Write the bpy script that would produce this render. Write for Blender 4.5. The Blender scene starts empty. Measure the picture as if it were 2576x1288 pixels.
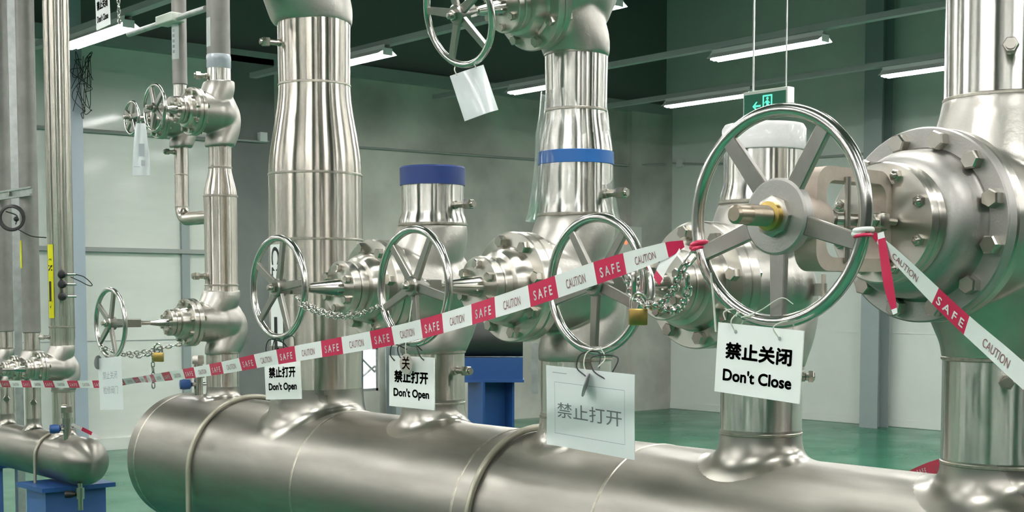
import bpy, bmesh, math, random
from mathutils import Vector, Matrix, Quaternion
random.seed(7)
PI = math.pi
SC = bpy.context.scene
COL = SC.collection

# ---------------------------------------------------------------- camera, world, exposure
cam_d = bpy.data.cameras.new('camera')
cam = bpy.data.objects.new('camera', cam_d)
COL.objects.link(cam)
cam.location = (0, 0, 1.55)
cam.rotation_euler = (math.radians(90) - math.atan(216 / 3465), 0, math.radians(-40.5))
cam_d.sensor_fit = 'HORIZONTAL'
cam_d.sensor_width = 36
cam_d.lens = 3465 / 2576 * 36
cam_d.shift_y = 322 / 2576
cam_d.clip_start = 0.05
cam_d.clip_end = 200
SC.camera = cam
w = bpy.data.worlds.new('world'); SC.world = w
w.use_nodes = True
w.node_tree.nodes['Background'].inputs[0].default_value = (0.55, 0.65, 0.6, 1)
w.node_tree.nodes['Background'].inputs[1].default_value = 0.05
SC.view_settings.view_transform = 'Standard'
SC.view_settings.look = 'None'
SC.view_settings.gamma = 1.0
SC.view_settings.use_curve_mapping = False
SC.view_settings.exposure = 2.05
TUBE_STRENGTH = 14.0

# ---------------------------------------------------------------- materials
def mat(name, color, rough=0.5, metal=0.0, aniso=0.0, axis=None, noise=0.0, nscale=8.0, nstretch=(1, 1, 1),
        rnoise=0.0, bump=0.0, bscale=60.0, bstretch=(1, 1, 1), color2=None, emit=None, estr=0, coat=0.0, spec=None):
    m = bpy.data.materials.new(name); m.use_nodes = True
    nt = m.node_tree; b = nt.nodes['Principled BSDF']
    b.inputs['Base Color'].default_value = (*color, 1)
    b.inputs['Roughness'].default_value = rough
    b.inputs['Metallic'].default_value = metal
    if coat: b.inputs['Coat Weight'].default_value = coat; b.inputs['Coat Roughness'].default_value = 0.08
    if spec is not None: b.inputs['Specular IOR Level'].default_value = spec
    if emit:
        b.inputs['Emission Color'].default_value = (*emit, 1); b.inputs['Emission Strength'].default_value = estr
    tc = nt.nodes.new('ShaderNodeTexCoord')
    if axis:
        t = nt.nodes.new('ShaderNodeTangent'); t.direction_type = 'RADIAL'; t.axis = axis
        b.inputs['Anisotropic'].default_value = aniso
        b.inputs['Anisotropic Rotation'].default_value = 0.25
        nt.links.new(t.outputs[0], b.inputs['Tangent'])
    if noise or rnoise:
        mp = nt.nodes.new('ShaderNodeMapping'); mp.inputs['Scale'].default_value = nstretch
        n = nt.nodes.new('ShaderNodeTexNoise'); n.inputs['Scale'].default_value = nscale; n.inputs['Detail'].default_value = 5
        nt.links.new(tc.outputs['Object'], mp.inputs[0]); nt.links.new(mp.outputs[0], n.inputs['Vector'])
        if noise:
            mx = nt.nodes.new('ShaderNodeMix'); mx.data_type = 'RGBA'
            c2 = color2 or tuple(max(0, c * (1 - noise)) for c in color)
            mx.inputs[6].default_value = (*color, 1); mx.inputs[7].default_value = (*c2, 1)
            r = nt.nodes.new('ShaderNodeMapRange'); r.inputs[1].default_value = 0.35; r.inputs[2].default_value = 0.68
            nt.links.new(n.outputs[0], r.inputs[0]); nt.links.new(r.outputs[0], mx.inputs[0])
            nt.links.new(mx.outputs[2], b.inputs['Base Color'])
        if rnoise:
            r2 = nt.nodes.new('ShaderNodeMapRange')
            r2.inputs[1].default_value = 0.3; r2.inputs[2].default_value = 0.7
            r2.inputs[3].default_value = max(0.02, rough - rnoise); r2.inputs[4].default_value = rough + rnoise
            nt.links.new(n.outputs[0], r2.inputs[0]); nt.links.new(r2.outputs[0], b.inputs['Roughness'])
    if bump:
        mp = nt.nodes.new('ShaderNodeMapping'); mp.inputs['Scale'].default_value = bstretch
        n = nt.nodes.new('ShaderNodeTexNoise'); n.inputs['Scale'].default_value = bscale; n.inputs['Detail'].default_value = 3
        bp = nt.nodes.new('ShaderNodeBump'); bp.inputs['Strength'].default_value = bump; bp.inputs['Distance'].default_value = 0.004
        nt.links.new(tc.outputs['Object'], mp.inputs[0]); nt.links.new(mp.outputs[0], n.inputs['Vector'])
        nt.links.new(n.outputs[0], bp.inputs['Height']); nt.links.new(bp.outputs[0], b.inputs['Normal'])
    return m

M = {}
M['pipe'] = mat('polished_steel', (0.62, 0.605, 0.56), 0.24, 1, 1.0, 'Z', noise=0.14, nscale=5, nstretch=(6, 6, 0.6))
M['pipe_warm'] = mat('polished_steel_warm', (0.57, 0.525, 0.465), 0.25, 1, 1.0, 'Z', noise=0.2, nscale=5, nstretch=(6, 6, 0.6))
M['pipe_dull'] = mat('dull_grey_pipe', (0.33, 0.315, 0.295), 0.5, 0.4, 0, None, noise=0.2, nscale=14)
M['header'] = mat('satin_steel', (0.385, 0.37, 0.33), 0.46, 1, 0.7, 'Y', noise=0.18, nscale=4, nstretch=(3, 0.6, 3), rnoise=0.1)
M['outlet'] = mat('satin_tee', (0.43, 0.415, 0.37), 0.3, 1, rnoise=0.04, nscale=7)
M['cast'] = mat('cast_steel', (0.50, 0.485, 0.44), 0.40, 1, 0, None, rnoise=0.06, nscale=9, noise=0.16, bump=0.15, bscale=90)
M['flange'] = mat('machined_steel', (0.58, 0.56, 0.505), 0.32, 1, 0.9, 'X')
M['chrome'] = mat('chrome_steel', (0.60, 0.59, 0.55), 0.19, 1)
M['bolt'] = mat('bolt_steel', (0.52, 0.495, 0.44), 0.26, 1)
M['spoke'] = mat('spoke_steel', (0.38, 0.37, 0.335), 0.33, 1, noise=0.1, nscale=30)
M['hubplate'] = mat('hub_steel', (0.42, 0.41, 0.385), 0.48, 1, bump=0.1, bscale=200)
M['yoke'] = mat('yoke_cast', (0.55, 0.46, 0.39), 0.6, 0.3, noise=0.2, nscale=20, bump=0.2, bscale=120)
M['brass'] = mat('brass', (0.55, 0.40, 0.13), 0.35, 1, noise=0.2, nscale=30)
M['thread'] = mat('threaded_rod', (0.42, 0.36, 0.28), 0.35, 1)
M['seam'] = mat('weld_seam', (0.52, 0.49, 0.42), 0.38, 1, noise=0.3, nscale=60)
M['strap'] = mat('strap_steel', (0.46, 0.44, 0.36), 0.5, 0.8)
M['white'] = mat('sign_white', (0.90, 0.91, 0.89), 0.28)
M['paper'] = mat('paper_white', (0.90, 0.92, 0.93), 0.45, coat=0.3)
M['film'] = mat('plastic_film', (0.86, 0.89, 0.91), 0.22, coat=0.6)
M['ink'] = mat('black_ink', (0.012, 0.013, 0.014), 0.5)
M['ink_grey'] = mat('grey_ink', (0.16, 0.17, 0.18), 0.6)
M['ink_pale'] = mat('pale_ink', (0.40, 0.43, 0.47), 0.6)
M['ink_red'] = mat('red_ink', (0.42, 0.07, 0.04), 0.5)
M['tape_white'] = mat('tape_white', (0.83, 0.83, 0.82), 0.3)
M['tape_red'] = mat('tape_red', (0.60, 0.020, 0.085), 0.3)
M['ink_tape'] = mat('tape_print', (0.30, 0.12, 0.13), 0.5)
M['blue_cap'] = mat('blue_plastic_cap', (0.025, 0.055, 0.22), 0.4)
M['blue_band'] = mat('blue_band', (0.012, 0.13, 0.42), 0.35)
M['blue_paint'] = mat('blue_paint', (0.022, 0.085, 0.27), 0.38)
M['blue_pale'] = mat('blue_paint_pale', (0.05, 0.12, 0.33), 0.4)
M['yellow'] = mat('yellow_label', (0.72, 0.68, 0.0), 0.4)
M['pipe_dark'] = mat('dark_pipe', (0.05, 0.055, 0.05), 0.4, noise=0.2)  # near-black, lightly mottled colour of the return pipe
M['black'] = mat('black_rubber', (0.012, 0.012, 0.012), 0.4)
M['wire'] = mat('black_wire', (0.02, 0.022, 0.02), 0.45)
M['string'] = mat('pale_string', (0.65, 0.66, 0.58), 0.6)
M['tag'] = mat('plastic_tag', (0.50, 0.47, 0.42), 0.4)
M['tag_dark'] = mat('tag_steel', (0.36, 0.36, 0.36), 0.4, 0.6)
M['galv'] = mat('galvanised', (0.56, 0.58, 0.57), 0.38, 0.7, noise=0.2, nscale=25)
M['column'] = mat('column_paint', (0.38, 0.44, 0.50), 0.3, 0.1)
M['column_grey'] = mat('column_grey_paint', (0.33, 0.38, 0.38), 0.35, 0.1)
M['housing'] = mat('lamp_housing', (0.75, 0.77, 0.75), 0.4)
M['rail'] = mat('rail_grey', (0.35, 0.38, 0.37), 0.45)
M['conduit'] = mat('conduit_grey', (0.36, 0.38, 0.36), 0.45)
M['jbox'] = mat('junction_box', (0.72, 0.74, 0.72), 0.45)
M['exit_frame'] = mat('exit_frame', (0.66, 0.69, 0.62), 0.4)
M['exit_green'] = mat('exit_green', (0.0, 0.05, 0.024), 0.4, emit=(0.0, 0.16, 0.08), estr=0.08)
M['exit_lit'] = mat('exit_lit', (0.2, 0.8, 0.6), 0.4, emit=(0.05, 0.9, 0.5), estr=0.22)
M['led'] = mat('red_led', (0.8, 0.05, 0.02), 0.4, emit=(1, 0.1, 0.04), estr=0.8)
M['tube'] = mat('tube_glow', (1, 1, 1), 0.4, emit=(1.0, 0.99, 0.97), estr=TUBE_STRENGTH)
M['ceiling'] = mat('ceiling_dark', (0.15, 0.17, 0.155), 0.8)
M['upper'] = mat('upper_wall_shade', (0.17, 0.19, 0.175), 0.7)  # light falloff above the lamps is put into this darker colour
M['panel'] = mat('sandwich_panel', (0.76, 0.79, 0.73), 0.34, noise=0.04, nscale=2, nstretch=(1, 1, 6), coat=0.35)
M['panel2'] = mat('sandwich_panel_right', (0.73, 0.77, 0.72), 0.25, noise=0.04, nscale=2, coat=0.5)
M['concrete'] = mat('concrete', (0.63, 0.63, 0.565), 0.75, noise=0.40, nscale=1.3, bump=0.1, bscale=20)
M['concrete_dark'] = mat('concrete_dark', (0.20, 0.215, 0.205), 0.7, noise=0.2, nscale=2)
M['floor'] = mat('green_epoxy', (0.016, 0.19, 0.095), 0.24, noise=0.25, nscale=1.5, bump=0.04, bscale=3, rnoise=0.06, spec=0.32)
M['daylight'] = mat('daylight_pane', (0.9, 0.92, 0.95), 0.3, emit=(0.95, 0.98, 1), estr=0.5)
M['sheet'] = mat('white_wrap', (0.83, 0.82, 0.82), 0.35, coat=0.4)
M['cover_film'] = mat('cover_film', (0.55, 0.60, 0.66), 0.3, 0.2, coat=0.5)

def film_clear():
    m = bpy.data.materials.new('clear_film'); m.use_nodes = True
    nt = m.node_tree; nt.nodes.clear()
    o = nt.nodes.new('ShaderNodeOutputMaterial'); mix = nt.nodes.new('ShaderNodeMixShader')
    t = nt.nodes.new('ShaderNodeBsdfTransparent'); g = nt.nodes.new('ShaderNodeBsdfGlossy')
    g.inputs['Roughness'].default_value = 0.12; g.inputs['Color'].default_value = (0.9, 0.95, 0.92, 1)
    lw = nt.nodes.new('ShaderNodeLayerWeight'); lw.inputs[0].default_value = 0.25
    mr = nt.nodes.new('ShaderNodeMapRange'); mr.inputs[3].default_value = 0.03; mr.inputs[4].default_value = 0.6
    nt.links.new(lw.outputs['Fresnel'], mr.inputs[0]); nt.links.new(mr.outputs[0], mix.inputs[0])
    nt.links.new(t.outputs[0], mix.inputs[1]); nt.links.new(g.outputs[0], mix.inputs[2])
    nt.links.new(mix.outputs[0], o.inputs[0])
    return m
M['clear'] = film_clear()
def translucent(name, k):
    m = M[name]; nt = m.node_tree; b = nt.nodes['Principled BSDF']; o = nt.nodes['Material Output']
    tr = nt.nodes.new('ShaderNodeBsdfTranslucent'); tr.inputs[0].default_value = (0.9, 0.93, 0.92, 1)
    mx = nt.nodes.new('ShaderNodeMixShader'); mx.inputs[0].default_value = k
    nt.links.new(b.outputs[0], mx.inputs[1]); nt.links.new(tr.outputs[0], mx.inputs[2]); nt.links.new(mx.outputs[0], o.inputs[0])
translucent('paper', 0.35); translucent('film', 0.35)

# ---------------------------------------------------------------- mesh helpers
def V(*a): return Vector(a)

def frame_from(d):
    """rotation matrix whose Z is d"""
    return Vector(d).normalized().to_track_quat('Z', 'Y').to_matrix()

def lathe(bm, prof, origin=(0, 0, 0), axis=(0, 0, 1), seg=48, mi=0, closed=True):
    """prof: list of (distance along axis, radius)"""
    R = frame_from(axis); o = Vector(origin); rings = []
    for d, r in prof:
        if r < 1e-6:
            rings.append([bm.verts.new(o + R @ Vector((0, 0, d)))])
        else:
            rings.append([bm.verts.new(o + R @ Vector((r * math.cos(2 * PI * k / seg), r * math.sin(2 * PI * k / seg), d))) for k in range(seg)])
    fs = []
    for a, b in zip(rings, rings[1:]):
        for k in range(seg):
            k2 = (k + 1) % seg
            if len(a) == 1 and len(b) == 1: continue
            if len(a) == 1: f = bm.faces.new((a[0], b[k2], b[k])) if False else bm.faces.new((a[0], b[k2], b[k]))
            elif len(b) == 1: f = bm.faces.new((a[k], a[k2], b[0]))
            else: f = bm.faces.new((a[k], a[k2], b[k2], b[k]))
            f.material_index = mi; fs.append(f)
    return fs

def disc_prof(x0, x1, r, ch=0.003, ri=0.0):
    return [(x0, ri), (x0, r - ch), (x0 + ch, r), (x1 - ch, r), (x1, r - ch), (x1, ri)]

def catmull(pts, n=8):
    P = [Vector(p) for p in pts]
    if len(P) < 3: return P
    Q = [2 * P[0] - P[1]] + P + [2 * P[-1] - P[-2]]
    out = []
    for i in range(1, len(Q) - 2):
        p0, p1, p2, p3 = Q[i - 1:i + 3]
        for k in range(n):
            t = k / n
            out.append(0.5 * ((2 * p1) + (p2 - p0) * t + (2 * p0 - 5 * p1 + 4 * p2 - p3) * t * t + (3 * p1 - p0 - 3 * p2 + p3) * t ** 3))
    out.append(P[-1])
    return out

def tube(bm, pts, r, seg=12, closed=False, cap=True, mi=0):
    P = [Vector(p) for p in pts]; n = len(P); rings = []
    up = None
    for i, p in enumerate(P):
        if closed: t = (P[(i + 1) % n] - P[i - 1]).normalized()
        else: t = (P[min(i + 1, n - 1)] - P[max(i - 1, 0)]).normalized()
        if up is None:
            up = t.orthogonal().normalized()
        up = (up - t * up.dot(t))
        up = up.normalized() if up.length > 1e-6 else t.orthogonal().normalized()
        b = t.cross(up)
        rr = r[i] if isinstance(r, (list, tuple)) else r
        rings.append([bm.verts.new(p + (up * math.cos(2 * PI * k / seg) + b * math.sin(2 * PI * k / seg)) * rr) for k in range(seg)])
    pr = list(zip(rings, rings[1:]))
    for a, b in pr:
        for k in range(seg):
            k2 = (k + 1) % seg
            bm.faces.new((a[k], a[k2], b[k2], b[k])).material_index = mi
    if closed:
        a, b = rings[-1], rings[0]
        best = min(range(seg), key=lambda s: (a[0].co - b[s].co).length)
        for k in range(seg):
            bm.faces.new((a[k], a[(k + 1) % seg], b[(k + 1 + best) % seg], b[(k + best) % seg])).material_index = mi
    elif cap:
        bm.faces.new(list(reversed(rings[0]))).material_index = mi
        bm.faces.new(rings[-1]).material_index = mi

def torus(bm, center, axis, R, r, seg=64, rseg=14):
    Rm = frame_from(axis); c = Vector(center)
    tube(bm, [c + Rm @ Vector((R * math.cos(2 * PI * k / seg), R * math.sin(2 * PI * k / seg), 0)) for k in range(seg)], r, rseg, closed=True)

def box(bm, c, s, rot=None, bev=0.0):
    c = Vector(c); hs = Vector(s) / 2
    g = bmesh.ops.create_cube(bm, size=1.0)
    vs = g['verts']
    for v in vs:
        p = Vector((v.co.x * s[0], v.co.y * s[1], v.co.z * s[2]))
        if rot is not None: p = rot @ p
        v.co = c + p
    if bev:
        es = list({e for v in vs for e in v.link_edges})
        bmesh.ops.bevel(bm, geom=es, offset=bev, segments=2, profile=0.5, affect='EDGES')

def hexa(bm, origin, axis, r, h, spin=0.0, n=6, ch=0.15):
    R = frame_from(axis); o = Vector(origin)
    def ring(rr, z): return [bm.verts.new(o + R @ Vector((rr * math.cos(spin + 2 * PI * k / n), rr * math.sin(spin + 2 * PI * k / n), z))) for k in range(n)]
    a = ring(r, 0); b = ring(r, h * (1 - ch)); c = ring(r * 0.86, h)
    for p, q in ((a, b), (b, c)):
        for k in range(n): bm.faces.new((p[k], p[(k + 1) % n], q[(k + 1) % n], q[k]))
    bm.faces.new(c); bm.faces.new(list(reversed(a)))

def link(name, me, parent=None, loc=(0, 0, 0)):
    o = bpy.data.objects.new(name, me); COL.objects.link(o)
    o.location = loc
    if parent is not None: o.parent = parent
    return o

def obj(name, bm, m, parent=None, loc=(0, 0, 0), smooth=True, angle=32):
    me = bpy.data.meshes.new(name)
    bmesh.ops.recalc_face_normals(bm, faces=bm.faces[:])
    bm.to_mesh(me); bm.free()
    for mm in (m if isinstance(m, (list, tuple)) else [m]): me.materials.append(M[mm])
    if smooth:
        me.shade_smooth(); me.set_sharp_from_angle(angle=math.radians(angle))
    return link(name, me, parent, loc)

def nb(): return bmesh.new()

def tag(o, label, cat, group=None, kind=None):
    o['label'] = label; o['category'] = cat
    if group: o['group'] = group
    if kind: o['kind'] = kind
    return o

def thing(name, label, cat, loc=(0, 0, 0), rot=(0, 0, 0), group=None):
    o = bpy.data.objects.new(name, None); COL.objects.link(o)
    o.empty_display_size = 0.05
    o.location = loc; o.rotation_euler = rot
    return tag(o, label, cat, group)

def struct(name, bm, m, label=None, smooth=False):
    o = obj(name, bm, m, smooth=smooth); o['kind'] = 'structure'
    o['label'] = label or name.replace('_', ' ')
    o['category'] = 'structure'
    return o

def text_mesh(body, size, bold=0.0, align='CENTER', squeeze=1.0):
    cu = bpy.data.curves.new('lettering', 'FONT'); cu.body = body; cu.size = size
    cu.align_x = align; cu.align_y = 'CENTER'; cu.offset = bold; cu.resolution_u = 4
    o = bpy.data.objects.new('lettering', cu); COL.objects.link(o)
    bpy.context.view_layer.update()
    dg = bpy.context.evaluated_depsgraph_get()
    me = bpy.data.meshes.new_from_object(o.evaluated_get(dg))
    bpy.data.objects.remove(o); bpy.data.curves.remove(cu)
    if squeeze != 1.0:
        for v in me.vertices: v.co.x *= squeeze
    return me

def text_bm(bm, body, size, fn, bold=0.0, squeeze=1.0, width=None, height=None, sub=0, align='CENTER', mi=0):
    """put text into bm with every vertex mapped by fn(u, v); bold strokes come from shifted copies"""
    me = text_mesh(body, size, 0.0, align)
    xs = [v.co.x for v in me.vertices]; ys = [v.co.y for v in me.vertices]
    if width:
        squeeze = width / (max(xs) - min(xs)); c = (max(xs) + min(xs)) / 2
        for v in me.vertices: v.co.x -= c
    vs = 1.0
    if height:
        vs = height / (max(ys) - min(ys)); c = (max(ys) + min(ys)) / 2
        for v in me.vertices: v.co.y -= c
    t = bmesh.new(); t.from_mesh(me); bpy.data.meshes.remove(me)
    if sub: bmesh.ops.triangulate(t, faces=t.faces[:])
    offs = [(0, 0)] if bold <= 0 else [(bold * math.cos(k * PI / 4), bold * math.sin(k * PI / 4)) for k in range(8)] + [(0, 0)]
    for ox, oy in offs:
        vm = {v: bm.verts.new(fn(v.co.x * squeeze + ox, v.co.y * vs + oy)) for v in t.verts}
        for f in t.faces:
            try: bm.faces.new([vm[v] for v in f.verts]).material_index = mi
            except ValueError: pass
    t.free()

# ---------------------------------------------------------------- room shell
XR, YB, XL, YF, ZC = 14.25, 13.35, -9.0, -10.0, 6.0
b = nb(); box(b, ((XL + XR) / 2, (YF + YB) / 2, -0.05), (XR - XL + 0.6, YB - YF + 0.6, 0.1)); struct('floor', b, 'floor', 'glossy green epoxy floor')
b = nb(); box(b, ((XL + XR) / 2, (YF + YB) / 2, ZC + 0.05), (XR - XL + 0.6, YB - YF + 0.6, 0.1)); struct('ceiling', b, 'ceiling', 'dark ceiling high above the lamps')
XC = 7.28
b = nb(); box(b, ((XL + XC) / 2, YB + 0.1, 2.07), (XC - XL, 0.2, 4.14)); struct('wall_back', b, 'panel', 'pale sandwich panel wall at the back left')
# concrete wall with a low opening for the daylight window
WX0, WX1, WZ0, WZ1 = 8.98, 9.34, 0.46, 0.98
b = nb()
for (x0, x1, z0, z1) in ((XC, WX0, 0, 4.14), (WX1, XR, 0, 4.14), (WX0, WX1, 0, WZ0), (WX0, WX1, WZ1, 4.14)):
    box(b, ((x0 + x1) / 2, YB + 0.1, (z0 + z1) / 2), (x1 - x0, 0.2, z1 - z0))
struct('wall_concrete', b, 'concrete', 'grey concrete wall at the back')
b = nb(); box(b, ((XL + XR) / 2, YB + 0.12, (4.14 + ZC) / 2), (XR - XL, 0.2, ZC - 4.14)); struct('wall_upper', b, 'upper', 'back wall above the ledge with shade in its colour')
b = nb(); box(b, (XR + 0.1, (YF + YB) / 2, ZC / 2), (0.2, YB - YF + 0.4, ZC)); struct('wall_right', b, 'panel2', 'pale glossy panel wall on the right')
b = nb(); box(b, (XL - 0.1, (YF + YB) / 2, ZC / 2), (0.2, YB - YF + 0.4, ZC)); struct('wall_left', b, 'concrete_dark', 'dark wall on the left')
b = nb(); box(b, ((XL + XR) / 2, YF - 0.1, ZC / 2), (XR - XL, 0.2, ZC)); struct('wall_front', b, 'concrete_dark', 'dark wall behind the viewer')
# pier whose dark colour stands for the recess's shade, and concrete corner pier
b = nb(); box(b, (7.58, YB - 0.06, 2.07), (0.62, 0.12, 4.14)); struct('trim_1', b, 'concrete_dark', 'back wall pier with shade in its colour')
b = nb(); box(b, (13.85, YB - 0.05, 2.07), (0.8, 0.1, 4.14)); struct('trim_2', b, 'concrete', 'concrete corner pier of the back wall')
b = nb(); box(b, (4.1, YB - 0.06, 4.14), (20.2, 0.12, 0.13)); struct('trim_3', b, 'rail', 'grey ledge beam along the back wall')
# panel joints
b = nb()
box(b, (6.0, YB - 0.003, 1.115), (2.9, 0.006, 0.008)); box(b, (6.85, YB - 0.02, 2.07), (0.09, 0.04, 4.1))
box(b, (4.8, YB - 0.003, 3.05), (0.008, 0.006, 2.0))
struct('trim_4', b, 'column_grey', 'joints between the panels of the back wall')
b = nb(); box(b, (6.3, YB - 0.03, 2.04), (2.3, 0.06, 0.045)); struct('trim_5', b, 'conduit', 'grey girt along the back left wall')
b = nb(); box(b, (XR - 0.003, 9.8, 1.13), (0.006, 7.0, 0.008)); box(b, (XR - 0.004, 9.8, 0.05), (0.008, 7.0, 0.09)); struct('trim_6', b, 'panel2', 'joint and kerb of the right wall')
b = nb(); box(b, (6.3, YB - 0.02, 0.06), (2.0, 0.04, 0.12)); struct('baseboard_back', b, 'panel', 'pale kerb at the foot of the back wall')

def h_column(name, x, y, h, wd, dp, m, facex):
    b = nb(); t = 0.012
    if facex:     # flanges perpendicular to x
        box(b, (x - dp / 2, y, h / 2), (t, wd, h)); box(b, (x + dp / 2, y, h / 2), (t, wd, h)); box(b, (x, y, h / 2), (dp, t, h))
    else:
        box(b, (x, y - dp / 2, h / 2), (wd, t, h)); box(b, (x, y + dp / 2, h / 2), (wd, t, h)); box(b, (x, y, h / 2), (t, dp, h))
    return struct(name, b, m, 'steel column against the wall')
h_column('trim_7', 5.54, 13.12, ZC, 0.16, 0.2, 'column', False)
h_column('trim_8', 14.02, 9.72, ZC, 0.25, 0.22, 'column_grey', True)
h_column('trim_9', 9.44, 13.14, 0.98, 0.16, 0.2, 'column_grey', False)

# daylight window in the concrete wall
b = nb()
for (x0, x1, z0, z1) in ((WX0, WX0 + 0.03, WZ0, WZ1), (WX1 - 0.03, WX1, WZ0, WZ1), (WX0, WX1, WZ0, WZ0 + 0.03), (WX0, WX1, WZ1 - 0.03, WZ1)):
    box(b, ((x0 + x1) / 2, YB + 0.06, (z0 + z1) / 2), (x1 - x0, 0.08, z1 - z0))
win = struct('window_1', b, 'galv', 'small bright low window in the concrete wall')
b = nb(); box(b, ((WX0 + WX1) / 2, YB + 0.1, (WZ0 + WZ1) / 2), (WX1 - WX0, 0.01, WZ1 - WZ0)); obj('pane', b, 'daylight', win, smooth=False)
b = nb()
for za, zb in ((0.55, 0.75), (0.95, 0.68)):
    tube(b, [(WX0 + 0.03, YB + 0.05, za), (WX1 - 0.03, YB + 0.05, zb)], 0.014, 8)
obj('brace', b, 'galv', win)

# conduits and junction boxes on the walls
def simple(name, label, cat, bm, m, group=None, smooth=True):
    return tag(obj(name, bm, m, smooth=smooth), label, cat, group)
b = nb(); tube(b, [(4.0, 13.32, 3.21), (5.3, 13.32, 3.215), (7.2, 13.31, 3.235)], 0.02, 8)
simple('conduit', 'thick grey conduit across the pale back left panels', 'conduit', b, 'conduit')
b = nb(); tube(b, [(7.2, 13.2, 3.235), (7.7, 13.2, 3.24), (8.0, 13.3, 3.27), (9.1, 13.32, 3.287), (12.0, 13.32, 3.323), (13.45, 13.3, 3.35), (13.75, 13.24, 3.37), (14.1, 13.24, 3.40)], 0.013, 8)
simple('conduit', 'thin conduit along the grey concrete wall', 'conduit', b, 'conduit')
b = nb(); tube(b, [(14.21, 13.2, 3.42), (14.22, 12.5, 3.35), (14.22, 10.2, 3.30), (14.22, 7.0, 3.30)], 0.014, 8)
simple('conduit', 'thin conduit on the pale right wall behind the big handwheel', 'conduit', b, 'conduit')
b = nb(); box(b, (7.72, 13.2, 3.29), (0.09, 0.07, 0.1), bev=0.006)
simple('junction_box', 'small pale junction box on the dark pier left of the thick pipe', 'junction box', b, 'jbox')
b = nb(); box(b, (14.21, 13.06, 3.41), (0.07, 0.1, 0.11), bev=0.006)
simple('junction_box', 'small pale junction box in the corner of the concrete wall', 'junction box', b, 'jbox')
t = thing('control_box', 'grey control box with a red indicator on the concrete wall', 'control box', (13.3, 13.18, 2.08))
b = nb(); box(b, (0, 0, 0.2), (0.36, 0.2, 0.46), bev=0.01); obj('cabinet', b, 'exit_frame', t)
b = nb(); lathe(b, [(0, 0.022), (0.012, 0.022), (0.02, 0.0)], (-0.13, -0.1, 0.21), (0, -1, 0), 16); obj('indicator_lamp', b, 'led', t)

# ---------------------------------------------------------------- fluorescent lamps
def lamp_mesh_parts():
    h = nb()
    # gull wing reflector and spine, lamp runs along y
    L = 1.22
    prof = [(-0.10, -0.012), (-0.035, 0.03), (-0.03, 0.075), (0.03, 0.075), (0.035, 0.03), (0.10, -0.012), (0.098, -0.006), (0.033, 0.04), (-0.033, 0.04), (-0.098, -0.006)]
    a = [h.verts.new((x, -L / 2, z)) for x, z in prof]; c = [h.verts.new((x, L / 2, z)) for x, z in prof]
    n = len(prof)
    for k in range(n): h.faces.new((a[k], a[(k + 1) % n], c[(k + 1) % n], c[k]))
    h.faces.new(a[:5] + []) if False else None
    tb = nb()
    tube(tb, [(-0.03, -0.585, 0), (-0.03, 0.585, 0)], 0.028, 10)
    tb2 = nb(); tube(tb2, [(0.03, -0.585, 0), (0.03, 0.585, 0)], 0.028, 10)
    e = nb()
    box(e, (0, -0.597, 0.012), (0.10, 0.03, 0.06)); 
    e2 = nb(); box(e2, (0, 0.597, 0.012), (0.10, 0.03, 0.06))
    return h, tb, tb2, e, e2
LZ = 3.70
lamp_proto = None
def lamp(x, y, label, group=None):
    global lamp_proto
    if lamp_proto is None:
        t = thing('fluorescent_lamp', label, 'lamp', (x, y, LZ), group=group)
        h, tb, tb2, e, e2 = lamp_mesh_parts()
        obj('reflector', h, 'housing', t, smooth=False); obj('tube', tb, 'tube', t); obj('tube', tb2, 'tube', t)
        obj('end_cap', e, 'housing', t, smooth=False); obj('end_cap', e2, 'housing', t, smooth=False)
        lamp_proto = t
        return t
    t = lamp_proto.copy(); COL.objects.link(t); t.location = (x, y, LZ); t['label'] = label
    if group: t['group'] = group
    elif 'group' in t: del t['group']
    for ch in lamp_proto.children:
        c = ch.copy(); COL.objects.link(c); c.parent = t
    return t
G = 'fluorescent lamps on the ceiling rails'
lamp(4.86, 10.96, 'lit tube lamp at the far left beside the hanging white sign', G)
lamp(7.13, 10.64, 'lit tube lamp seen right of the thick tapered pipe', G)
lamp(7.23, 7.88, 'lit tube lamp mostly hidden by the top valve body', G)
lamp(9.46, 10.48, 'lit tube lamp seen left of the pipe with the blue band', G)
lamp(9.54, 7.76, 'long lit tube lamp in front of the exit sign wires', G)
lamp(11.45, 10.12, 'lit tube lamp ending at the left edge of the exit sign', G)
lamp(11.5, 7.31, 'lit tube lamp at the far right touching the right hand pipe', G)
OFF = 'fluorescent tube lamp on a ceiling rail outside the view'
for x in (4.86, 7.2, 9.5, 11.5):
    for y in (4.9, 2.1, -0.7, -3.5): lamp(x, y, OFF, 'lamps on ceiling rails outside the view')
for x in (2.6, 0.3, -2.0, -4.3, -6.6):
    for y in (10.7, 7.8, 4.9, 2.1, -0.7, -3.5): lamp(x, y, OFF, 'lamps on ceiling rails outside the view')
for x, lab in ((4.88, 'long grey lamp rail along the far left ceiling'), (7.2, 'long grey lamp rail crossing behind the top handwheel'),
               (9.5, 'long grey lamp rail above the middle lamps'), (11.47, 'long grey lamp rail meeting the right hand wall lamps')):
    b = nb(); box(b, (x - 0.02 if x < 8 else x - 0.0, 3.2, LZ + 0.1), (0.08, 18.5, 0.05))
    simple('lamp_rail', lab, 'rail', b, 'rail', smooth=False)
for x in (2.6, 0.3, -2.0, -4.3):
    b = nb(); box(b, (x, 3.2, LZ + 0.105), (0.05, 18.5, 0.05))
    simple('lamp_rail', 'grey lamp rail on the ceiling outside the view', 'rail', b, 'rail', 'lamp rails outside the view', smooth=False)
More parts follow.
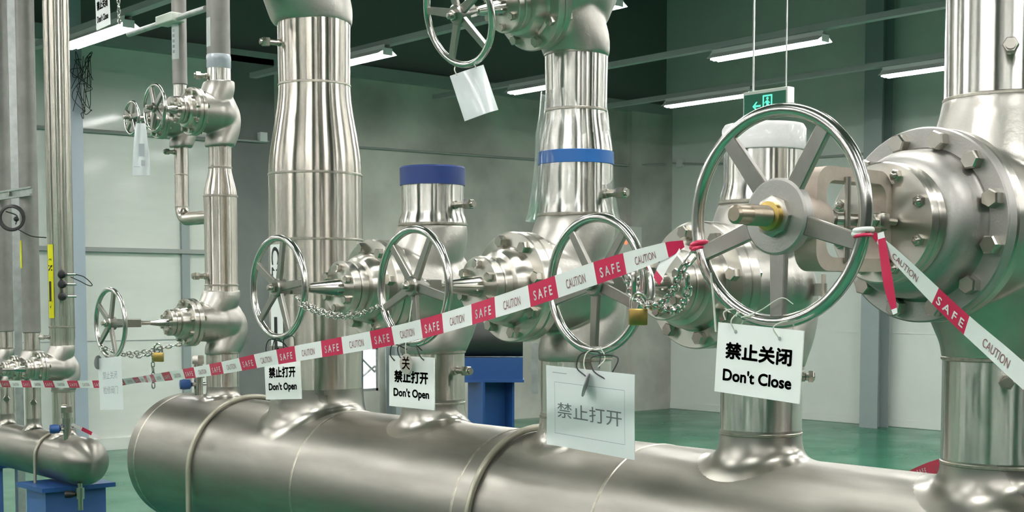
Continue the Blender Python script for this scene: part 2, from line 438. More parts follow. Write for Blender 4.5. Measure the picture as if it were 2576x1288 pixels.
# hangers of the rails
# exit sign
t = thing('exit_sign', 'green lit exit sign with running figure and arrow hung on two wires', 'exit sign', (7.0, 5.71, 2.70))
b = nb(); box(b, (0.035, 0, 0.09), (0.07, 0.36, 0.18), bev=0.005); obj('casing', b, 'exit_frame', t, smooth=False)
b = nb(); box(b, (-0.002, 0, 0.085), (0.004, 0.335, 0.145)); obj('face', b, 'exit_green', t, smooth=False)
def exit_uv(u, v): return Vector((-0.0048, -u, 0.085 + v))   # u to the viewer's right
b = nb()
def poly(bm, pts, fn, mi=0):
    f = bm.faces.new([bm.verts.new(fn(u, v)) for u, v in pts]); f.material_index = mi
def rect(bm, u0, v0, u1, v1, fn, mi=0): poly(bm, [(u0, v0), (u1, v0), (u1, v1), (u0, v1)], fn, mi)
# doorway frame
rect(b, -0.015, -0.055, -0.004, 0.058, exit_uv); rect(b, 0.052, -0.055, 0.063, 0.058, exit_uv); rect(b, -0.004, 0.048, 0.052, 0.058, exit_uv)
# running figure
c = [(0.024 + 0.010 * math.cos(a * PI / 5), 0.035 + 0.010 * math.sin(a * PI / 5)) for a in range(10)]
poly(b, c, exit_uv)
poly(b, [(0.012, 0.022), (0.03, 0.024), (0.036, -0.005), (0.016, -0.008)], exit_uv)
poly(b, [(0.012, 0.022), (-0.002, 0.008), (0.002, 0.004), (0.016, 0.014)], exit_uv)
poly(b, [(0.03, 0.02), (0.046, 0.008), (0.043, 0.003), (0.03, 0.011)], exit_uv)
poly(b, [(0.016, -0.006), (0.002, -0.022), (0.008, -0.03), (0.026, -0.012)], exit_uv)
poly(b, [(0.026, -0.006), (0.036, -0.005), (0.044, -0.045), (0.035, -0.048)], exit_uv)
# arrow
rect(b, -0.075, -0.012, -0.03, 0.0, exit_uv)
poly(b, [(-0.098, -0.006), (-0.068, 0.022), (-0.056, 0.022), (-0.078, -0.006)], exit_uv)
poly(b, [(-0.098, -0.006), (-0.078, -0.006), (-0.056, -0.034), (-0.068, -0.034)], exit_uv)
obj('pictogram', b, 'exit_lit', t, smooth=False)
for yy in (0.125, -0.14):
    b = nb(); tube(b, [(0.035, yy, 0.18), (0.03, yy - 0.004, 0.6), (0.035, yy, 1.3), (0.035, yy, ZC - 2.70)], 0.007 if yy > 0 else 0.005, 6); obj('hanger_wire', b, 'galv', t)

# ---------------------------------------------------------------- pipework builders
HX, HZ, HR = 2.64, 0.905, 0.26
YA, YBP, YCP, YD, YE, YFP = 4.837, 4.155, 3.475, 2.817, 2.155, 1.515

def outlet_mesh(bm, y, r, wfil, ztop, hx=HX, hz=HZ, hr=HR, n=64, m=12):
    """smooth extruded tee between the header surface and a vertical branch"""
    rings = []
    for j in range(m + 1):
        tt = j / m; ring = []
        for k in range(n):
            a = 2 * PI * k / n; ca, sa = math.cos(a), math.sin(a)
            def zs(rr): return hz + math.sqrt(max(1e-6, hr * hr - (rr * ca) ** 2))
            Ro = r + wfil
            p0 = Vector((r * ca, r * sa, ztop)); p3 = Vector((Ro * ca, Ro * sa, zs(Ro) - 0.0004))
            sl = Vector((Ro * ca, Ro * sa, zs(Ro))) - Vector(((Ro - 0.01) * ca, (Ro - 0.01) * sa, zs(Ro - 0.01))); sl.normalize()
            zr = zs(r)
            p1 = Vector((r * ca, r * sa, zr + 0.25 * (ztop - zr) * 0.6)); p2 = p3 - sl * wfil * 0.8 + Vector((0, 0, 0.003))
            q = p0 * (1 - tt) ** 3 + 3 * p1 * tt * (1 - tt) ** 2 + 3 * p2 * tt * tt * (1 - tt) + p3 * tt ** 3
            ring.append(bm.verts.new(q + Vector((hx, y, 0))))
        rings.append(ring)
    for a, c in zip(rings, rings[1:]):
        for k in range(n): bm.faces.new((a[k], a[(k + 1) % n], c[(k + 1) % n], c[k]))

def weld(bm, r, z, t=0.005):
    lathe(bm, [(z - t, r - 0.001), (z - t * 0.5, r + t * 0.45), (z + t * 0.5, r + t * 0.45), (z + t, r - 0.001)], seg=56)

def nipple(parent, ang, r, z, L=0.075, rr=0.010, m='bolt'):
    """small sampling stub with a hex cap, pointing out from a vertical pipe"""
    d = Vector((math.cos(ang), math.sin(ang), 0.0))
    b = nb(); lathe(b, [(-0.02, rr), (L * 0.5, rr)], d * r + Vector((0, 0, z)), d, 16)
    lathe(b, [(0, rr * 1.25), (0.010, rr * 1.25), (0.012, rr)], d * (r - 0.004) + Vector((0, 0, z)), d, 16)
    p = obj('nipple', b, m, parent)
    b = nb(); hexa(b, d * (r + L * 0.5) + Vector((0, 0, z)), d, rr * 1.6, L * 0.38, n=6)
    lathe(b, [(0, rr), (L * 0.12, rr), (L * 0.12, 0)], d * (r + L * 0.86) + Vector((0, 0, z)), d, 12)
    obj('cap', b, m, p)

def riser(label, x, y, z0, segs, seams, m='pipe', nips=(), name='riser_pipe', cat='pipe'):
    """segs: list of (part name, [(z, r), ...])"""
    t = thing(name, label, cat, (x, y, z0))
    for nm, prof in segs:
        b = nb(); lathe(b, [(z - z0, r) for z, r in prof], seg=64); obj(nm, b, m, t, angle=50)
    for z, r in seams:
        b = nb(); weld(b, r, z - z0); obj('weld_seam', b, 'seam', t)
    for ang, r, z, L in nips: nipple(t, ang, r, z - z0, L)
    return t

def smoothstep(a): return a * a * (3 - 2 * a)
def reducer(z0, r0, z1, r1, n=14):
    return [(z0 + (z1 - z0) * k / n, r0 + (r1 - r0) * smoothstep(k / n)) for k in range(n + 1)]

def cyl_patch(bm, r, a0, a1, z0, z1, n=10):
    lo = []; hi = []
    for k in range(n + 1):
        a = a0 + (a1 - a0) * k / n
        lo.append(bm.verts.new((r * math.cos(a), r * math.sin(a), z0))); hi.append(bm.verts.new((r * math.cos(a), r * math.sin(a), z1)))
    for k in range(n): bm.faces.new((lo[k], lo[k + 1], hi[k + 1], hi[k]))

# ---- globe valve -----------------------------------------------------------
_body = {}
def remeshed(bm, voxel, smooth, name):
    me = bpy.data.meshes.new(name); bmesh.ops.recalc_face_normals(bm, faces=bm.faces[:]); bm.to_mesh(me); bm.free()
    o = bpy.data.objects.new(name, me); COL.objects.link(o)
    r = o.modifiers.new('r', 'REMESH'); r.mode = 'VOXEL'; r.voxel_size = voxel
    s = o.modifiers.new('s', 'SMOOTH'); s.factor = 0.5; s.iterations = smooth
    bpy.context.view_layer.update()
    out = bpy.data.meshes.new_from_object(o.evaluated_get(bpy.context.evaluated_depsgraph_get()))
    bpy.data.objects.remove(o); bpy.data.meshes.remove(me)
    out.shade_smooth()
    return out

def ball(bm, c, r, s=(1, 1, 1)):
    g = bmesh.ops.create_icosphere(bm, subdivisions=4, radius=r)
    for v in g['verts']: v.co = Vector((v.co.x * s[0], v.co.y * s[1], v.co.z * s[2])) + Vector(c)

def globe_body_mesh():
    if 'globe' in _body: return _body['globe']
    b = nb()
    lathe(b, [(-0.20, 0), (-0.20, 0.118), (-0.06, 0.124), (0.0, 0.12), (0.0, 0)], axis=(1, 0, 0), seg=64)
    ball(b, (0.0, 0, 0.0), 0.125, (1.0, 1.0, 1.0))
    # upper port: comes down from the pipe and swings to the bonnet side
    n = 16
    up = [(0.0, 0.2, 0.107), (0.0, 0.185, 0.109), (-0.004, 0.16, 0.112), (-0.022, 0.12, 0.112), (-0.045, 0.07, 0.108), (-0.06, 0.0, 0.10)]
    pts = catmull([(x, 0, z) for x, z, r in up], 5); rr = catmull([(r, 0, 0) for x, z, r in up], 5)
    tube(b, pts, [q.x for q in rr], 48)
    # lower port: swings out at the back and returns to the pipe below
    lo = [(0.03, 0.045, 0.085), (0.058, 0.0, 0.094), (0.062, -0.05, 0.098), (0.045, -0.10, 0.102), (0.018, -0.145, 0.104), (0.0, -0.18, 0.105), (0.0, -0.2, 0.103)]
    pts = catmull([(x, 0, z) for x, z, r in lo], 5); rr = catmull([(r, 0, 0) for x, z, r in lo], 5)
    tube(b, pts, [q.x for q in rr], 48)
    ball(b, (0.035, 0, 0.04), 0.092)
    _body['globe'] = remeshed(b, 0.006, 10, 'body')
    return _body['globe']

def bolts(parent, x, r, n, a0, hr, hh, L=0.0, m='bolt', axis=-1, acorn=False):
    for k in range(n):
        a = a0 + 2 * PI * k / n
        o = (x, r * math.cos(a), r * math.sin(a)); d = (axis, 0, 0)
        b = nb(); hexa(b, o, d, hr, hh, spin=a + k)
        if acorn:
            lathe(b, [(hh * 0.9, hr * 0.72), (hh * 1.3, hr * 0.6), (hh * 1.55, hr * 0.3), (hh * 1.6, 0)], o, d, 14)
        if L: lathe(b, [(0, hr * 0.55), (-L, hr * 0.55)], o, d, 10)
        obj('bolt', b, m, parent, angle=25)

def handwheel(parent, x, R, r, a0, hub_r=0.026, nspoke=5, sw=0.021, st=0.011, dish=0.0, big=False, spoke_mat='spoke'):
    b = nb(); torus(b, (x, 0, 0), (1, 0, 0), R, r, 96, 16)
    wheel = obj('handwheel', b, 'chrome', parent)
    xh = x + dish
    for k in range(nspoke):
        a = a0 + 2 * PI * k / nspoke
        d = Vector((0, math.cos(a), math.sin(a))); tdir = Vector((0, -math.sin(a), math.cos(a)))
        p0 = Vector((xh, 0, 0)) + d * hub_r * 0.7; p1 = Vector((x, 0, 0)) + d * (R - r * 0.3)
        ax = (p1 - p0).normalized(); nx = ax.cross(tdir).normalized()
        b = nb(); vs = []
        for p, wfac in ((p0, 1.12), (p1, 0.92)):
            for su, sn in ((-1, -1), (1, -1), (1, 1), (-1, 1)):
                vs.append(b.verts.new(p + tdir * su * sw * 0.5 * wfac + nx * sn * st * 0.5))
        b.faces.new(vs[0:4]); b.faces.new(vs[7:3:-1])
        for q in range(4): b.faces.new((vs[q], vs[(q + 1) % 4], vs[4 + (q + 1) % 4], vs[4 + q]))
        bmesh.ops.bevel(b, geom=b.edges[:], offset=0.0018, segments=1, affect='EDGES')
        obj('spoke', b, spoke_mat, wheel, smooth=False)
    if not big:
        b = nb(); lathe(b, [(-0.014, 0), (-0.014, hub_r * 0.86), (-0.010, hub_r), (0.016, hub_r), (0.022, hub_r * 0.7), (0.05, hub_r * 0.62), (0.05, 0)], (xh, 0, 0), (1, 0, 0), 32)
        obj('hub', b, 'spoke', wheel)
        b = nb(); hexa(b, (xh - 0.013, 0, 0), (-1, 0, 0), hub_r * 0.55, 0.012, 0.3)
        lathe(b, [(0.01, 0.008), (0.022, 0.008), (0.024, 0)], (xh - 0.013, 0, 0), (-1, 0, 0), 12)
        obj('hub_nut', b, 'bolt', wheel, angle=25)
    return wheel, xh

def globe_valve(label, loc, s=1.0, stem=0.56, R=0.1435, rim=0.0102, a0=-PI / 2, rot=(0, 0, 0), sx=None, hub=0.026, tilt=0.0):
    t = thing('globe_valve', label, 'valve', loc, rot)
    sx = sx or s
    me = globe_body_mesh().copy()
    for v in me.vertices: v.co = Vector((v.co.x * sx, v.co.y * s, v.co.z * s))
    me.materials.clear(); me.materials.append(M['cast'])
    link('body', me, t)
    X = lambda v: v * sx
    b = nb(); lathe(b, disc_prof(X(-0.212), X(-0.182), 0.148 * s, 0.003), axis=(1, 0, 0), seg=64); obj('flange', b, 'flange', t)
    b = nb(); lathe(b, disc_prof(X(-0.244), X(-0.214), 0.148 * s, 0.003), axis=(1, 0, 0), seg=64)
    lathe(b, [(X(-0.30), 0.0), (X(-0.30), 0.07 * s), (X(-0.292), 0.092 * s), (X(-0.28), 0.1 * s), (X(-0.252), 0.102 * s), (X(-0.244), 0.108 * s)], axis=(1, 0, 0), seg=56)
    obj('bonnet', b, 'flange', t)
    b = nb(); lathe(b, disc_prof(X(-0.352), X(-0.324), 0.081 * s, 0.003), axis=(1, 0, 0), seg=56)
    lathe(b, disc_prof(X(-0.322), X(-0.296), 0.081 * s, 0.003), axis=(1, 0, 0), seg=56)
    obj('gland_flange', b, 'flange', t)
    b = nb()
    lathe(b, [(X(-0.46), 0.0), (X(-0.46), 0.0135 * s), (X(-0.352), 0.0285 * s), (X(-0.345), 0.032 * s)], axis=(1, 0, 0), seg=40)
    obj('stem_cone', b, 'chrome', t)
    b = nb(); lathe(b, [(-stem, 0.0095 * max(s, .8)), (X(-0.44), 0.0095 * max(s, .8))], axis=(1, 0, 0), seg=20); obj('stem', b, 'bolt', t)
    b = nb(); xm = -(stem * 0.5 + 0.46 * sx * 0.5); box(b, (xm + 0.006, 0, 0), (abs(stem - 0.46 * sx) * 0.42, 0.034 * max(s, .8), 0.038 * max(s, .8)), bev=0.003); obj('stem_block', b, 'spoke', t, smooth=False)
    bolts(t, X(-0.244), 0.124 * s, 8, PI / 8 + PI / 16, 0.0165 * s, 0.020 * s)
    bolts(t, X(-0.352), 0.060 * s, 6, PI / 2 + 0.1, 0.0125 * s, 0.018 * s)
    # nuts on the body side of the flange
    b = nb()
    for k in range(8):
        a = PI / 8 + PI / 16 + 2 * PI * k / 8
        hexa(b, (X(-0.182), 0.124 * s * math.cos(a), 0.124 * s * math.sin(a)), (1, 0, 0), 0.0165 * s, 0.016 * s, a)
    obj('nut_ring', b, 'bolt', t, angle=25)
    handwheel(t, -stem, R, rim, a0, hub)
    if tilt:
        for ch in t.children:
            if not ch.name.startswith('body'): ch.rotation_euler = (0, tilt, 0)
    return t

# ---------------------------------------------------------------- main header
t = thing('header_pipe', 'big horizontal stainless steel header pipe across the foreground', 'pipe', (HX, 2.2, HZ))
Y0, Y1 = 0.3, 5.09
b = nb(); lathe(b, [(Y0 - 2.2, 0), (Y0 - 2.2, HR)] + [(Y0 - 2.2 + (Y1 - Y0) * k / 40, HR) for k in range(1, 41)], axis=(0, 1, 0), seg=128); obj('shell', b, 'header', t)
cap = [(Y1 - 2.2, HR), (Y1 - 2.2 + 0.05, HR)] + [(Y1 - 2.2 + 0.05 + 0.10 * math.sin(a), HR * math.cos(a)) for a in [PI / 2 * k / 12 for k in range(1, 13)]]
cap[-1] = (cap[-1][0], 0)
b = nb(); lathe(b, cap, axis=(0, 1, 0), seg=96); obj('end_cap', b, 'header', t)
for yy in (Y1, 3.92, 3.06, 2.50, 1.28):
    b = nb(); lathe(b, [(yy - 2.2 - 0.007, HR - 0.001), (yy - 2.2 - 0.003, HR + 0.0022), (yy - 2.2 + 0.003, HR + 0.0022), (yy - 2.2 + 0.007, HR - 0.001)], axis=(0, 1, 0), seg=96); obj('weld_seam', b, 'seam', t)
for y, r, wf, zt in ((YA, 0.063, 0.035, 1.205), (YBP, 0.163, 0.05, 1.235), (YCP, 0.0995, 0.055, 1.232), (YD, 0.0995, 0.055, 1.232), (YE, 0.0985, 0.06, 1.232), (YFP, 0.122, 0.06, 1.215)):
    b = nb(); outlet_mesh(b, y, r, wf, zt); 
    for v in b.verts: v.co -= Vector((HX, 2.2, HZ))
    obj('outlet', b, 'outlet', t, angle=60)
# clamping rods around the header
for yy, lab in ((4.61, 'round bar strap over the header near its left end cap'), (2.97, 'round bar strap over the header behind the paper notice')):
    s = thing('pipe_strap', lab, 'strap', (HX, yy, 0.0))
    r2 = HR + 0.012
    pts = [(-r2, 0, 0.62)] + [(r2 * math.cos(a), 0, HZ + r2 * math.sin(a)) for a in [PI - PI * k / 40 for k in range(41)]] + [(r2, 0, 0.62)]
    b = nb(); tube(b, pts, 0.010, 12); obj('bar', b, 'strap', s)
    for sx_ in (-1, 1):
        b = nb(); hexa(b, (sx_ * r2, 0, 0.60), (0, 0, 1), 0.02, 0.02); obj('nut', b, 'bolt', s)
for yy in (4.61, 2.97, 0.9):
    s = thing('saddle_support', 'blue steel saddle under the header below the frame', 'support', (HX, yy, 0.0), group='saddles under the header')
    b = nb(); box(b, (0, 0, 0.31), (0.16, 0.16, 0.62)); obj('post', b, 'blue_paint', s, smooth=False)
    b = nb(); box(b, (0, 0, 0.615), (0.62, 0.2, 0.03)); obj('plate', b, 'blue_paint', s, smooth=False)

# ---------------------------------------------------------------- valves C, D, E (same make), A and its upper twin, F
SZ = 1.58
VC = globe_valve('steel globe valve with handwheel in front of the thick CD pipe', (HX, YCP, SZ), a0=-PI / 2 - 0.42)
VD = globe_valve('steel globe valve with handwheel left of the blue band pipe', (HX, YD, SZ), a0=-PI / 2 - 0.1)
VE = globe_valve('steel globe valve with handwheel above the hanging paper notice', (HX, YE, SZ), a0=-PI / 2 + 0.04)
b = nb(); box(b, (0.075, -0.125, -0.01), (0.05, 0.004, 0.075), Matrix.Rotation(math.radians(28), 3, 'Z'), bev=0.001)
obj('nameplate', b, 'yoke', VE, smooth=False)
b = nb(); box(b, (0.075, -0.105, -0.01), (0.012, 0.05, 0.03), Matrix.Rotation(math.radians(28), 3, 'Z')); obj('plate_bracket', b, 'cast', VE, smooth=False)
VA = globe_valve('small globe valve low on the leftmost riser with chained handwheel', (HX, YA, 1.457), s=0.62, stem=0.46, R=0.125, rim=0.0086, a0=-PI / 2 - 0.35, sx=0.66, hub=0.024)
VAU = globe_valve('small globe valve high on the leftmost riser with plastic bag tied', (HX, YA, 2.262), s=0.62, stem=0.27, R=0.085, rim=0.0065, a0=-PI / 2 + 0.3, sx=0.52, hub=0.018)
VBY = globe_valve('small globe valve on the thin bypass pipe at upper left', (HX, 5.16, 2.262), s=0.5, stem=0.21, R=0.063, rim=0.0055, a0=-PI / 2 + 0.8, sx=0.42, hub=0.014)
tilt = 0.27
VDU = globe_valve('globe valve at top centre with a bag hanging from its wheel', (HX, YD, 2.392), s=0.885, stem=0.43, R=0.128, rim=0.009, a0=-PI / 2 - 0.08, rot=(PI, 0, 0), sx=0.80, tilt=tilt)
VBU = globe_valve('large globe valve body on top of the thick tapered pipe', (HX, YBP + 0.01, 2.755), s=1.28, stem=0.72, R=0.18, rim=0.012, rot=(PI, 0, 0), sx=1.28)

# ---- gate valve F on the right ----------------------------------------------
FZ = 1.69
t = VF = thing('gate_valve', 'large gate valve at right with the big handwheel', 'valve', (HX, YFP, FZ))
b = nb()
lathe(b, [(-0.27, 0), (-0.27, 0.15), (-0.20, 0.152), (-0.1, 0.16), (0.0, 0.16), (0.1, 0.14), (0.17, 0.08), (0.18, 0)], axis=(1, 0, 0), seg=64)
lathe(b, [(-0.27, 0), (-0.27, 0.123), (-0.235, 0.128), (-0.16, 0.16), (-0.08, 0.175), (0.08, 0.175), (0.16, 0.158), (0.24, 0.136), (0.272, 0.131), (0.272, 0)], axis=(0, 0, 1), seg=64)
me = remeshed(b, 0.0065, 10, 'body'); me.materials.append(M['cast']); link('body', me, t)
b = nb(); lathe(b, disc_prof(-0.282, -0.253, 0.187, 0.003), axis=(1, 0, 0), seg=96); obj('flange', b, 'flange', t)
b = nb(); lathe(b, disc_prof(-0.315, -0.285, 0.187, 0.003), axis=(1, 0, 0), seg=96)
lathe(b, [(-0.40, 0), (-0.40, 0.09), (-0.395, 0.117), (-0.385, 0.13), (-0.36, 0.14), (-0.325, 0.142), (-0.315, 0.148)], axis=(1, 0, 0), seg=72)
obj('bonnet', b, 'hubplate', t)
b = nb(); lathe(b, disc_prof(-0.445, -0.424, 0.113, 0.003), axis=(1, 0, 0), seg=72); lathe(b, disc_prof(-0.421, -0.40, 0.113, 0.003), axis=(1, 0, 0), seg=72); obj('gland_flange', b, 'flange', t)
bolts(t, -0.315, 0.163, 12, PI / 12, 0.0185, 0.024)
bolts(t, -0.445, 0.092, 8, PI / 8, 0.0115, 0.011, acorn=True)
# yoke: rounded rectangular frame around the stem
def rrect(x0, z0, x1, z1, r, n=7):
    out = []
    for cx_, cz_, a in ((x1 - r, z1 - r, 0), (x0 + r, z1 - r, PI / 2), (x0 + r, z0 + r, PI), (x1 - r, z0 + r, 1.5 * PI)):
        for k in range(n + 1):
            q = a + PI / 2 * k / n; out.append((cx_ + r * math.cos(q), cz_ + r * math.sin(q)))
    return out
b = nb()
o_ = rrect(-0.668, -0.092, -0.445, 0.092, 0.036); i_ = rrect(-0.640, -0.068, -0.462, 0.068, 0.024)
hw = 0.024; L4 = [[b.verts.new((x, yy, z)) for x, z in pp] for yy in (-hw, hw) for pp in (o_, i_)]
n = len(o_)
for k in range(n):
    k2 = (k + 1) % n
    b.faces.new((L4[0][k], L4[0][k2], L4[1][k2], L4[1][k])); b.faces.new((L4[2][k], L4[2][k2], L4[3][k2], L4[3][k]))
    b.faces.new((L4[0][k], L4[0][k2], L4[2][k2], L4[2][k])); b.faces.new((L4[1][k], L4[1][k2], L4[3][k2], L4[3][k]))
lathe(b, [(-0.70, 0.0), (-0.70, 0.036), (-0.66, 0.04), (-0.645, 0.036), (-0.625, 0.03), (-0.625, 0)], axis=(1, 0, 0), seg=32)
obj('yoke', b, 'yoke', t, angle=40)
b = nb(); lathe(b, [(-0.86, 0.0), (-0.86, 0.012), (-0.856, 0.0165), (-0.70, 0.0165)], axis=(1, 0, 0), seg=24)
for k in range(15):
    lathe(b, [(-0.825 + k * 0.0042, 0.0165), (-0.8235 + k * 0.0042, 0.0182), (-0.8215 + k * 0.0042, 0.0165)], axis=(1, 0, 0), seg=24)
st = obj('stem', b, 'thread', t)
b = nb(); lathe(b, [(-0.70, 0.0145), (-0.40, 0.0145)], axis=(1, 0, 0), seg=24)
lathe(b, [(-0.625, 0.0), (-0.625, 0.019), (-0.60, 0.019), (-0.60, 0)], axis=(1, 0, 0), seg=24); obj('spindle', b, 'chrome', t)
b = nb(); box(b, (-0.50, 0, 0), (0.03, 0.1, 0.028), bev=0.004); hexa(b, (-0.515, -0.035, 0), (-1, 0, 0), 0.013, 0.014); hexa(b, (-0.515, 0.035, 0), (-1, 0, 0), 0.013, 0.014)
lathe(b, [(0.0, 0.007), (-0.06, 0.007)], (-0.51, -0.035, 0), (-1, 0, 0), 10)
hexa(b, (-0.487, -0.02, 0.0), (1, 0, 0), 0.02, 0.02)
obj('gland', b, 'bolt', t, angle=25)
b = nb(); lathe(b, [(-0.075, 0.006), (0.075, 0.006)], (-0.585, -0.028, 0), (0, 0, 1), 10); obj('indicator_rod', b, 'bolt', t)
whF, xh = handwheel(t, -0.747, 0.181, 0.0118, -PI / 2 - 0.03, hub_r=0.055, sw=0.03, st=0.013, big=True, dish=0.006)
b = nb(); lathe(b, [(-0.012, 0), (-0.012, 0.062), (-0.009, 0.066), (0.008, 0.066), (0.014, 0.05), (0.05, 0.036), (0.05, 0)], (xh, 0, 0), (1, 0, 0), 64); obj('hub_plate', b, 'hubplate', whF)
b = nb(); hexa(b, (xh - 0.012, 0, 0), (-1, 0, 0), 0.036, 0.010, n=8); obj('lock_nut', b, 'bolt', whF, angle=25)
b = nb(); lathe(b, [(0, 0.025), (0.012, 0.025), (0.014, 0.017)], (xh - 0.02, 0, 0), (-1, 0, 0), 32); obj('brass_ring', b, 'brass', whF)

# ---------------------------------------------------------------- risers
camside = lambda dx=0: math.radians(237.5 + dx)
# thick tapered pipe with the CD label
B = riser('thick tapered stainless pipe with white CD arrow label', HX, YBP, 1.235,
    [('pipe', [(1.235, 0.163), (1.76, 0.1645), (1.98, 0.163)]), ('reducer', reducer(1.98, 0.163, 2.291, 0.1245)), ('upper_pipe', [(2.291, 0.1245), (2.53, 0.1265)])],
    [(1.382, 0.163), (1.753, 0.1645), (1.98, 0.163), (2.291, 0.1245)], 'pipe_warm', [(math.radians(165), 0.125, 2.43, 0.07)])
b = nb(); cyl_patch(b, 0.1655, math.radians(180 - 14), math.radians(180 + 14), 1.385 - 1.235, 1.735 - 1.235); lb = obj('label', b, 'white', B)
b = nb()
def lab_fn(r, zc, yoff=0.0): return lambda u, v: Vector((r * math.cos(PI + (v + yoff) / r), r * math.sin(PI + (v + yoff) / r), zc - u))
text_bm(b, 'CD', 0.06, lab_fn(0.1664, 0.425, 0.0), bold=0.0016, width=0.13, height=0.05, sub=1)
fn = lab_fn(0.1664, 0.12)
rect(b, -0.13, -0.010, 0.035, 0.010, lambda u, v: fn(u, v)); poly(b, [(0.03, -0.022), (0.085, 0.0), (0.03, 0.022)], fn)
obj('lettering', b, 'ink', lb, smooth=False)
# capped stub above valve C
C_ = riser('short stainless pipe stub closed with a blue cap', HX, YCP, 1.78,
    [('pipe', [(1.78, 0.108)] + reducer(1.782, 0.108, 1.822, 0.0985, 6) + [(1.91, 0.0985)])],
    [(1.78, 0.107)], 'pipe', [(math.radians(237 + 40), 0.0985, 1.838, 0.085)])
b = nb(); lathe(b, [(1.902 - 1.78, 0.1), (1.902 - 1.78, 0.1025), (1.955 - 1.78, 0.1035), (1.96 - 1.78, 0.0995), (1.962 - 1.78, 0)], seg=64); obj('end_cap', b, 'blue_cap', C_)
CL = riser('short pipe between header and valve behind the Dont Open tag', HX, YCP, 1.232,
    [('pipe', [(1.22, 0.0995), (1.385, 0.0995)])], [(1.22, 0.0995), (1.381, 0.101)], 'pipe_warm', [(math.radians(237 + 40), 0.099, 1.325, 0.07)])
# blue band pipe
D_ = riser('stainless pipe with a bright blue band below the top valve', HX, YD, 1.78,
    [('pipe', [(1.78, 0.107)] + reducer(1.782, 0.107, 1.81, 0.1035, 5) + [(1.94, 0.1025)]), ('reducer', reducer(1.94, 0.1025, 2.067, 0.0845)), ('upper_pipe', [(2.067, 0.0845), (2.222, 0.087)])],
    [(1.78, 0.106), (2.067, 0.0845), (2.22, 0.087)], 'pipe', [(math.radians(237 + 42), 0.1035, 1.835, 0.075)])
b = nb(); lathe(b, [(1.918 - 1.78, 0.1035), (1.919 - 1.78, 0.1052), (1.953 - 1.78, 0.1046), (1.954 - 1.78, 0.102)], seg=64); obj('blue_band', b, 'blue_band', D_)
b = nb()
fp = [(1.765, 0.133), (1.80, 0.124), (1.85, 0.116), (1.91, 0.110), (1.95, 0.1065), (2.0, 0.106), (2.06, 0.096), (2.12, 0.0905)]
lathe(b, [(z - 1.78, r) for z, r in fp], (0.0, 0.012, 0), seg=64); obj('plastic_sleeve', b, 'clear', D_)
DL = riser('short pipe between header and valve behind the paper notice', HX, YD, 1.232, [('pipe', [(1.22, 0.0995), (1.385, 0.0995)])], [(1.22, 0.0995), (1.381, 0.101)], 'pipe')
# pipe E behind the big wheel
E_ = riser('stainless pipe stub with white plastic wrapped over its top', HX, YE, 1.78,
    [('pipe', [(1.78, 0.106)] + reducer(1.782, 0.106, 1.83, 0.097, 6) + [(1.94, 0.0955)])], [(1.78, 0.1055)], 'pipe')
b = nb(); lathe(b, [(1.903 - 1.78, 0.0985), (1.905 - 1.78, 0.1), (1.955 - 1.78, 0.1005), (1.966 - 1.78, 0.094), (1.968 - 1.78, 0)], seg=64); obj('plastic_wrap', b, 'sheet', E_)
EL = riser('lower pipe behind the Dont Close sign', HX, YE, 1.232, [('pipe', [(1.22, 0.0985), (1.385, 0.0985)])], [(1.222, 0.0985), (1.381, 0.1)], 'pipe', [(math.radians(237 + 78), 0.0985, 1.36, 0.03)])
# pipe F
F_ = riser('wide stainless pipe at the upper right edge', HX, YFP, 1.955, [('pipe', [(1.955, 0.131), (1.962, 0.129), (2.6, 0.127)])], [(1.957, 0.1295)], 'pipe', [(math.radians(210), 0.128, 2.04, 0.06)])
FL = riser('wide stainless pipe under the gate valve at right edge', HX, YFP, 1.21, [('pipe', [(1.205, 0.122), (1.43, 0.122)])], [(1.207, 0.122), (1.425, 0.123)], 'pipe', [(math.radians(212), 0.122, 1.385, 0.075)])
# leftmost riser
A_ = riser('leftmost slim riser between its two globe valves', HX, YA, 1.575,
    [('pipe', [(1.575, 0.067), (1.60, 0.064), (1.94, 0.0645)]), ('reducer', reducer(1.94, 0.0645, 2.06, 0.0435)), ('upper_pipe', [(2.06, 0.0435), (2.15, 0.0445)])],
    [(1.6, 0.064), (1.945, 0.0645), (2.055, 0.0435), (2.142, 0.0445)], 'pipe_warm', [(math.radians(170), 0.064, 1.635, 0.055)])
AL = riser('short pipe from header to the leftmost small valve', HX, YA, 1.195, [('pipe', [(1.195, 0.063), (1.345, 0.063)])], [(1.27, 0.063), (1.338, 0.064)], 'pipe_warm')
AU = riser('grey upper riser rising from the leftmost valve', HX, YA, 2.375,
    [('pipe', [(2.375, 0.0475), (2.40, 0.0445), (2.46, 0.044)])], [(2.378, 0.047)], 'pipe', [(math.radians(160), 0.046, 2.405, 0.05)])
b = nb(); lathe(b, [(2.46 - 2.375, 0.0445), (3.3 - 2.375, 0.0445)], seg=48); obj('grey_section', b, 'pipe_dull', AU)
b = nb(); lathe(b, [(2.435 - 2.375, 0.045), (2.44 - 2.375, 0.0465), (2.465 - 2.375, 0.0462), (2.469 - 2.375, 0.0472), (2.485 - 2.375, 0.046), (2.488 - 2.375, 0.0446)], seg=40); obj('film_wrap', b, 'cover_film', AU)
b = nb(); cyl_patch(b, 0.0452, math.radians(150), math.radians(200), 2.515 - 2.375, 2.625 - 2.375); obj('label', b, 'paper', AU)
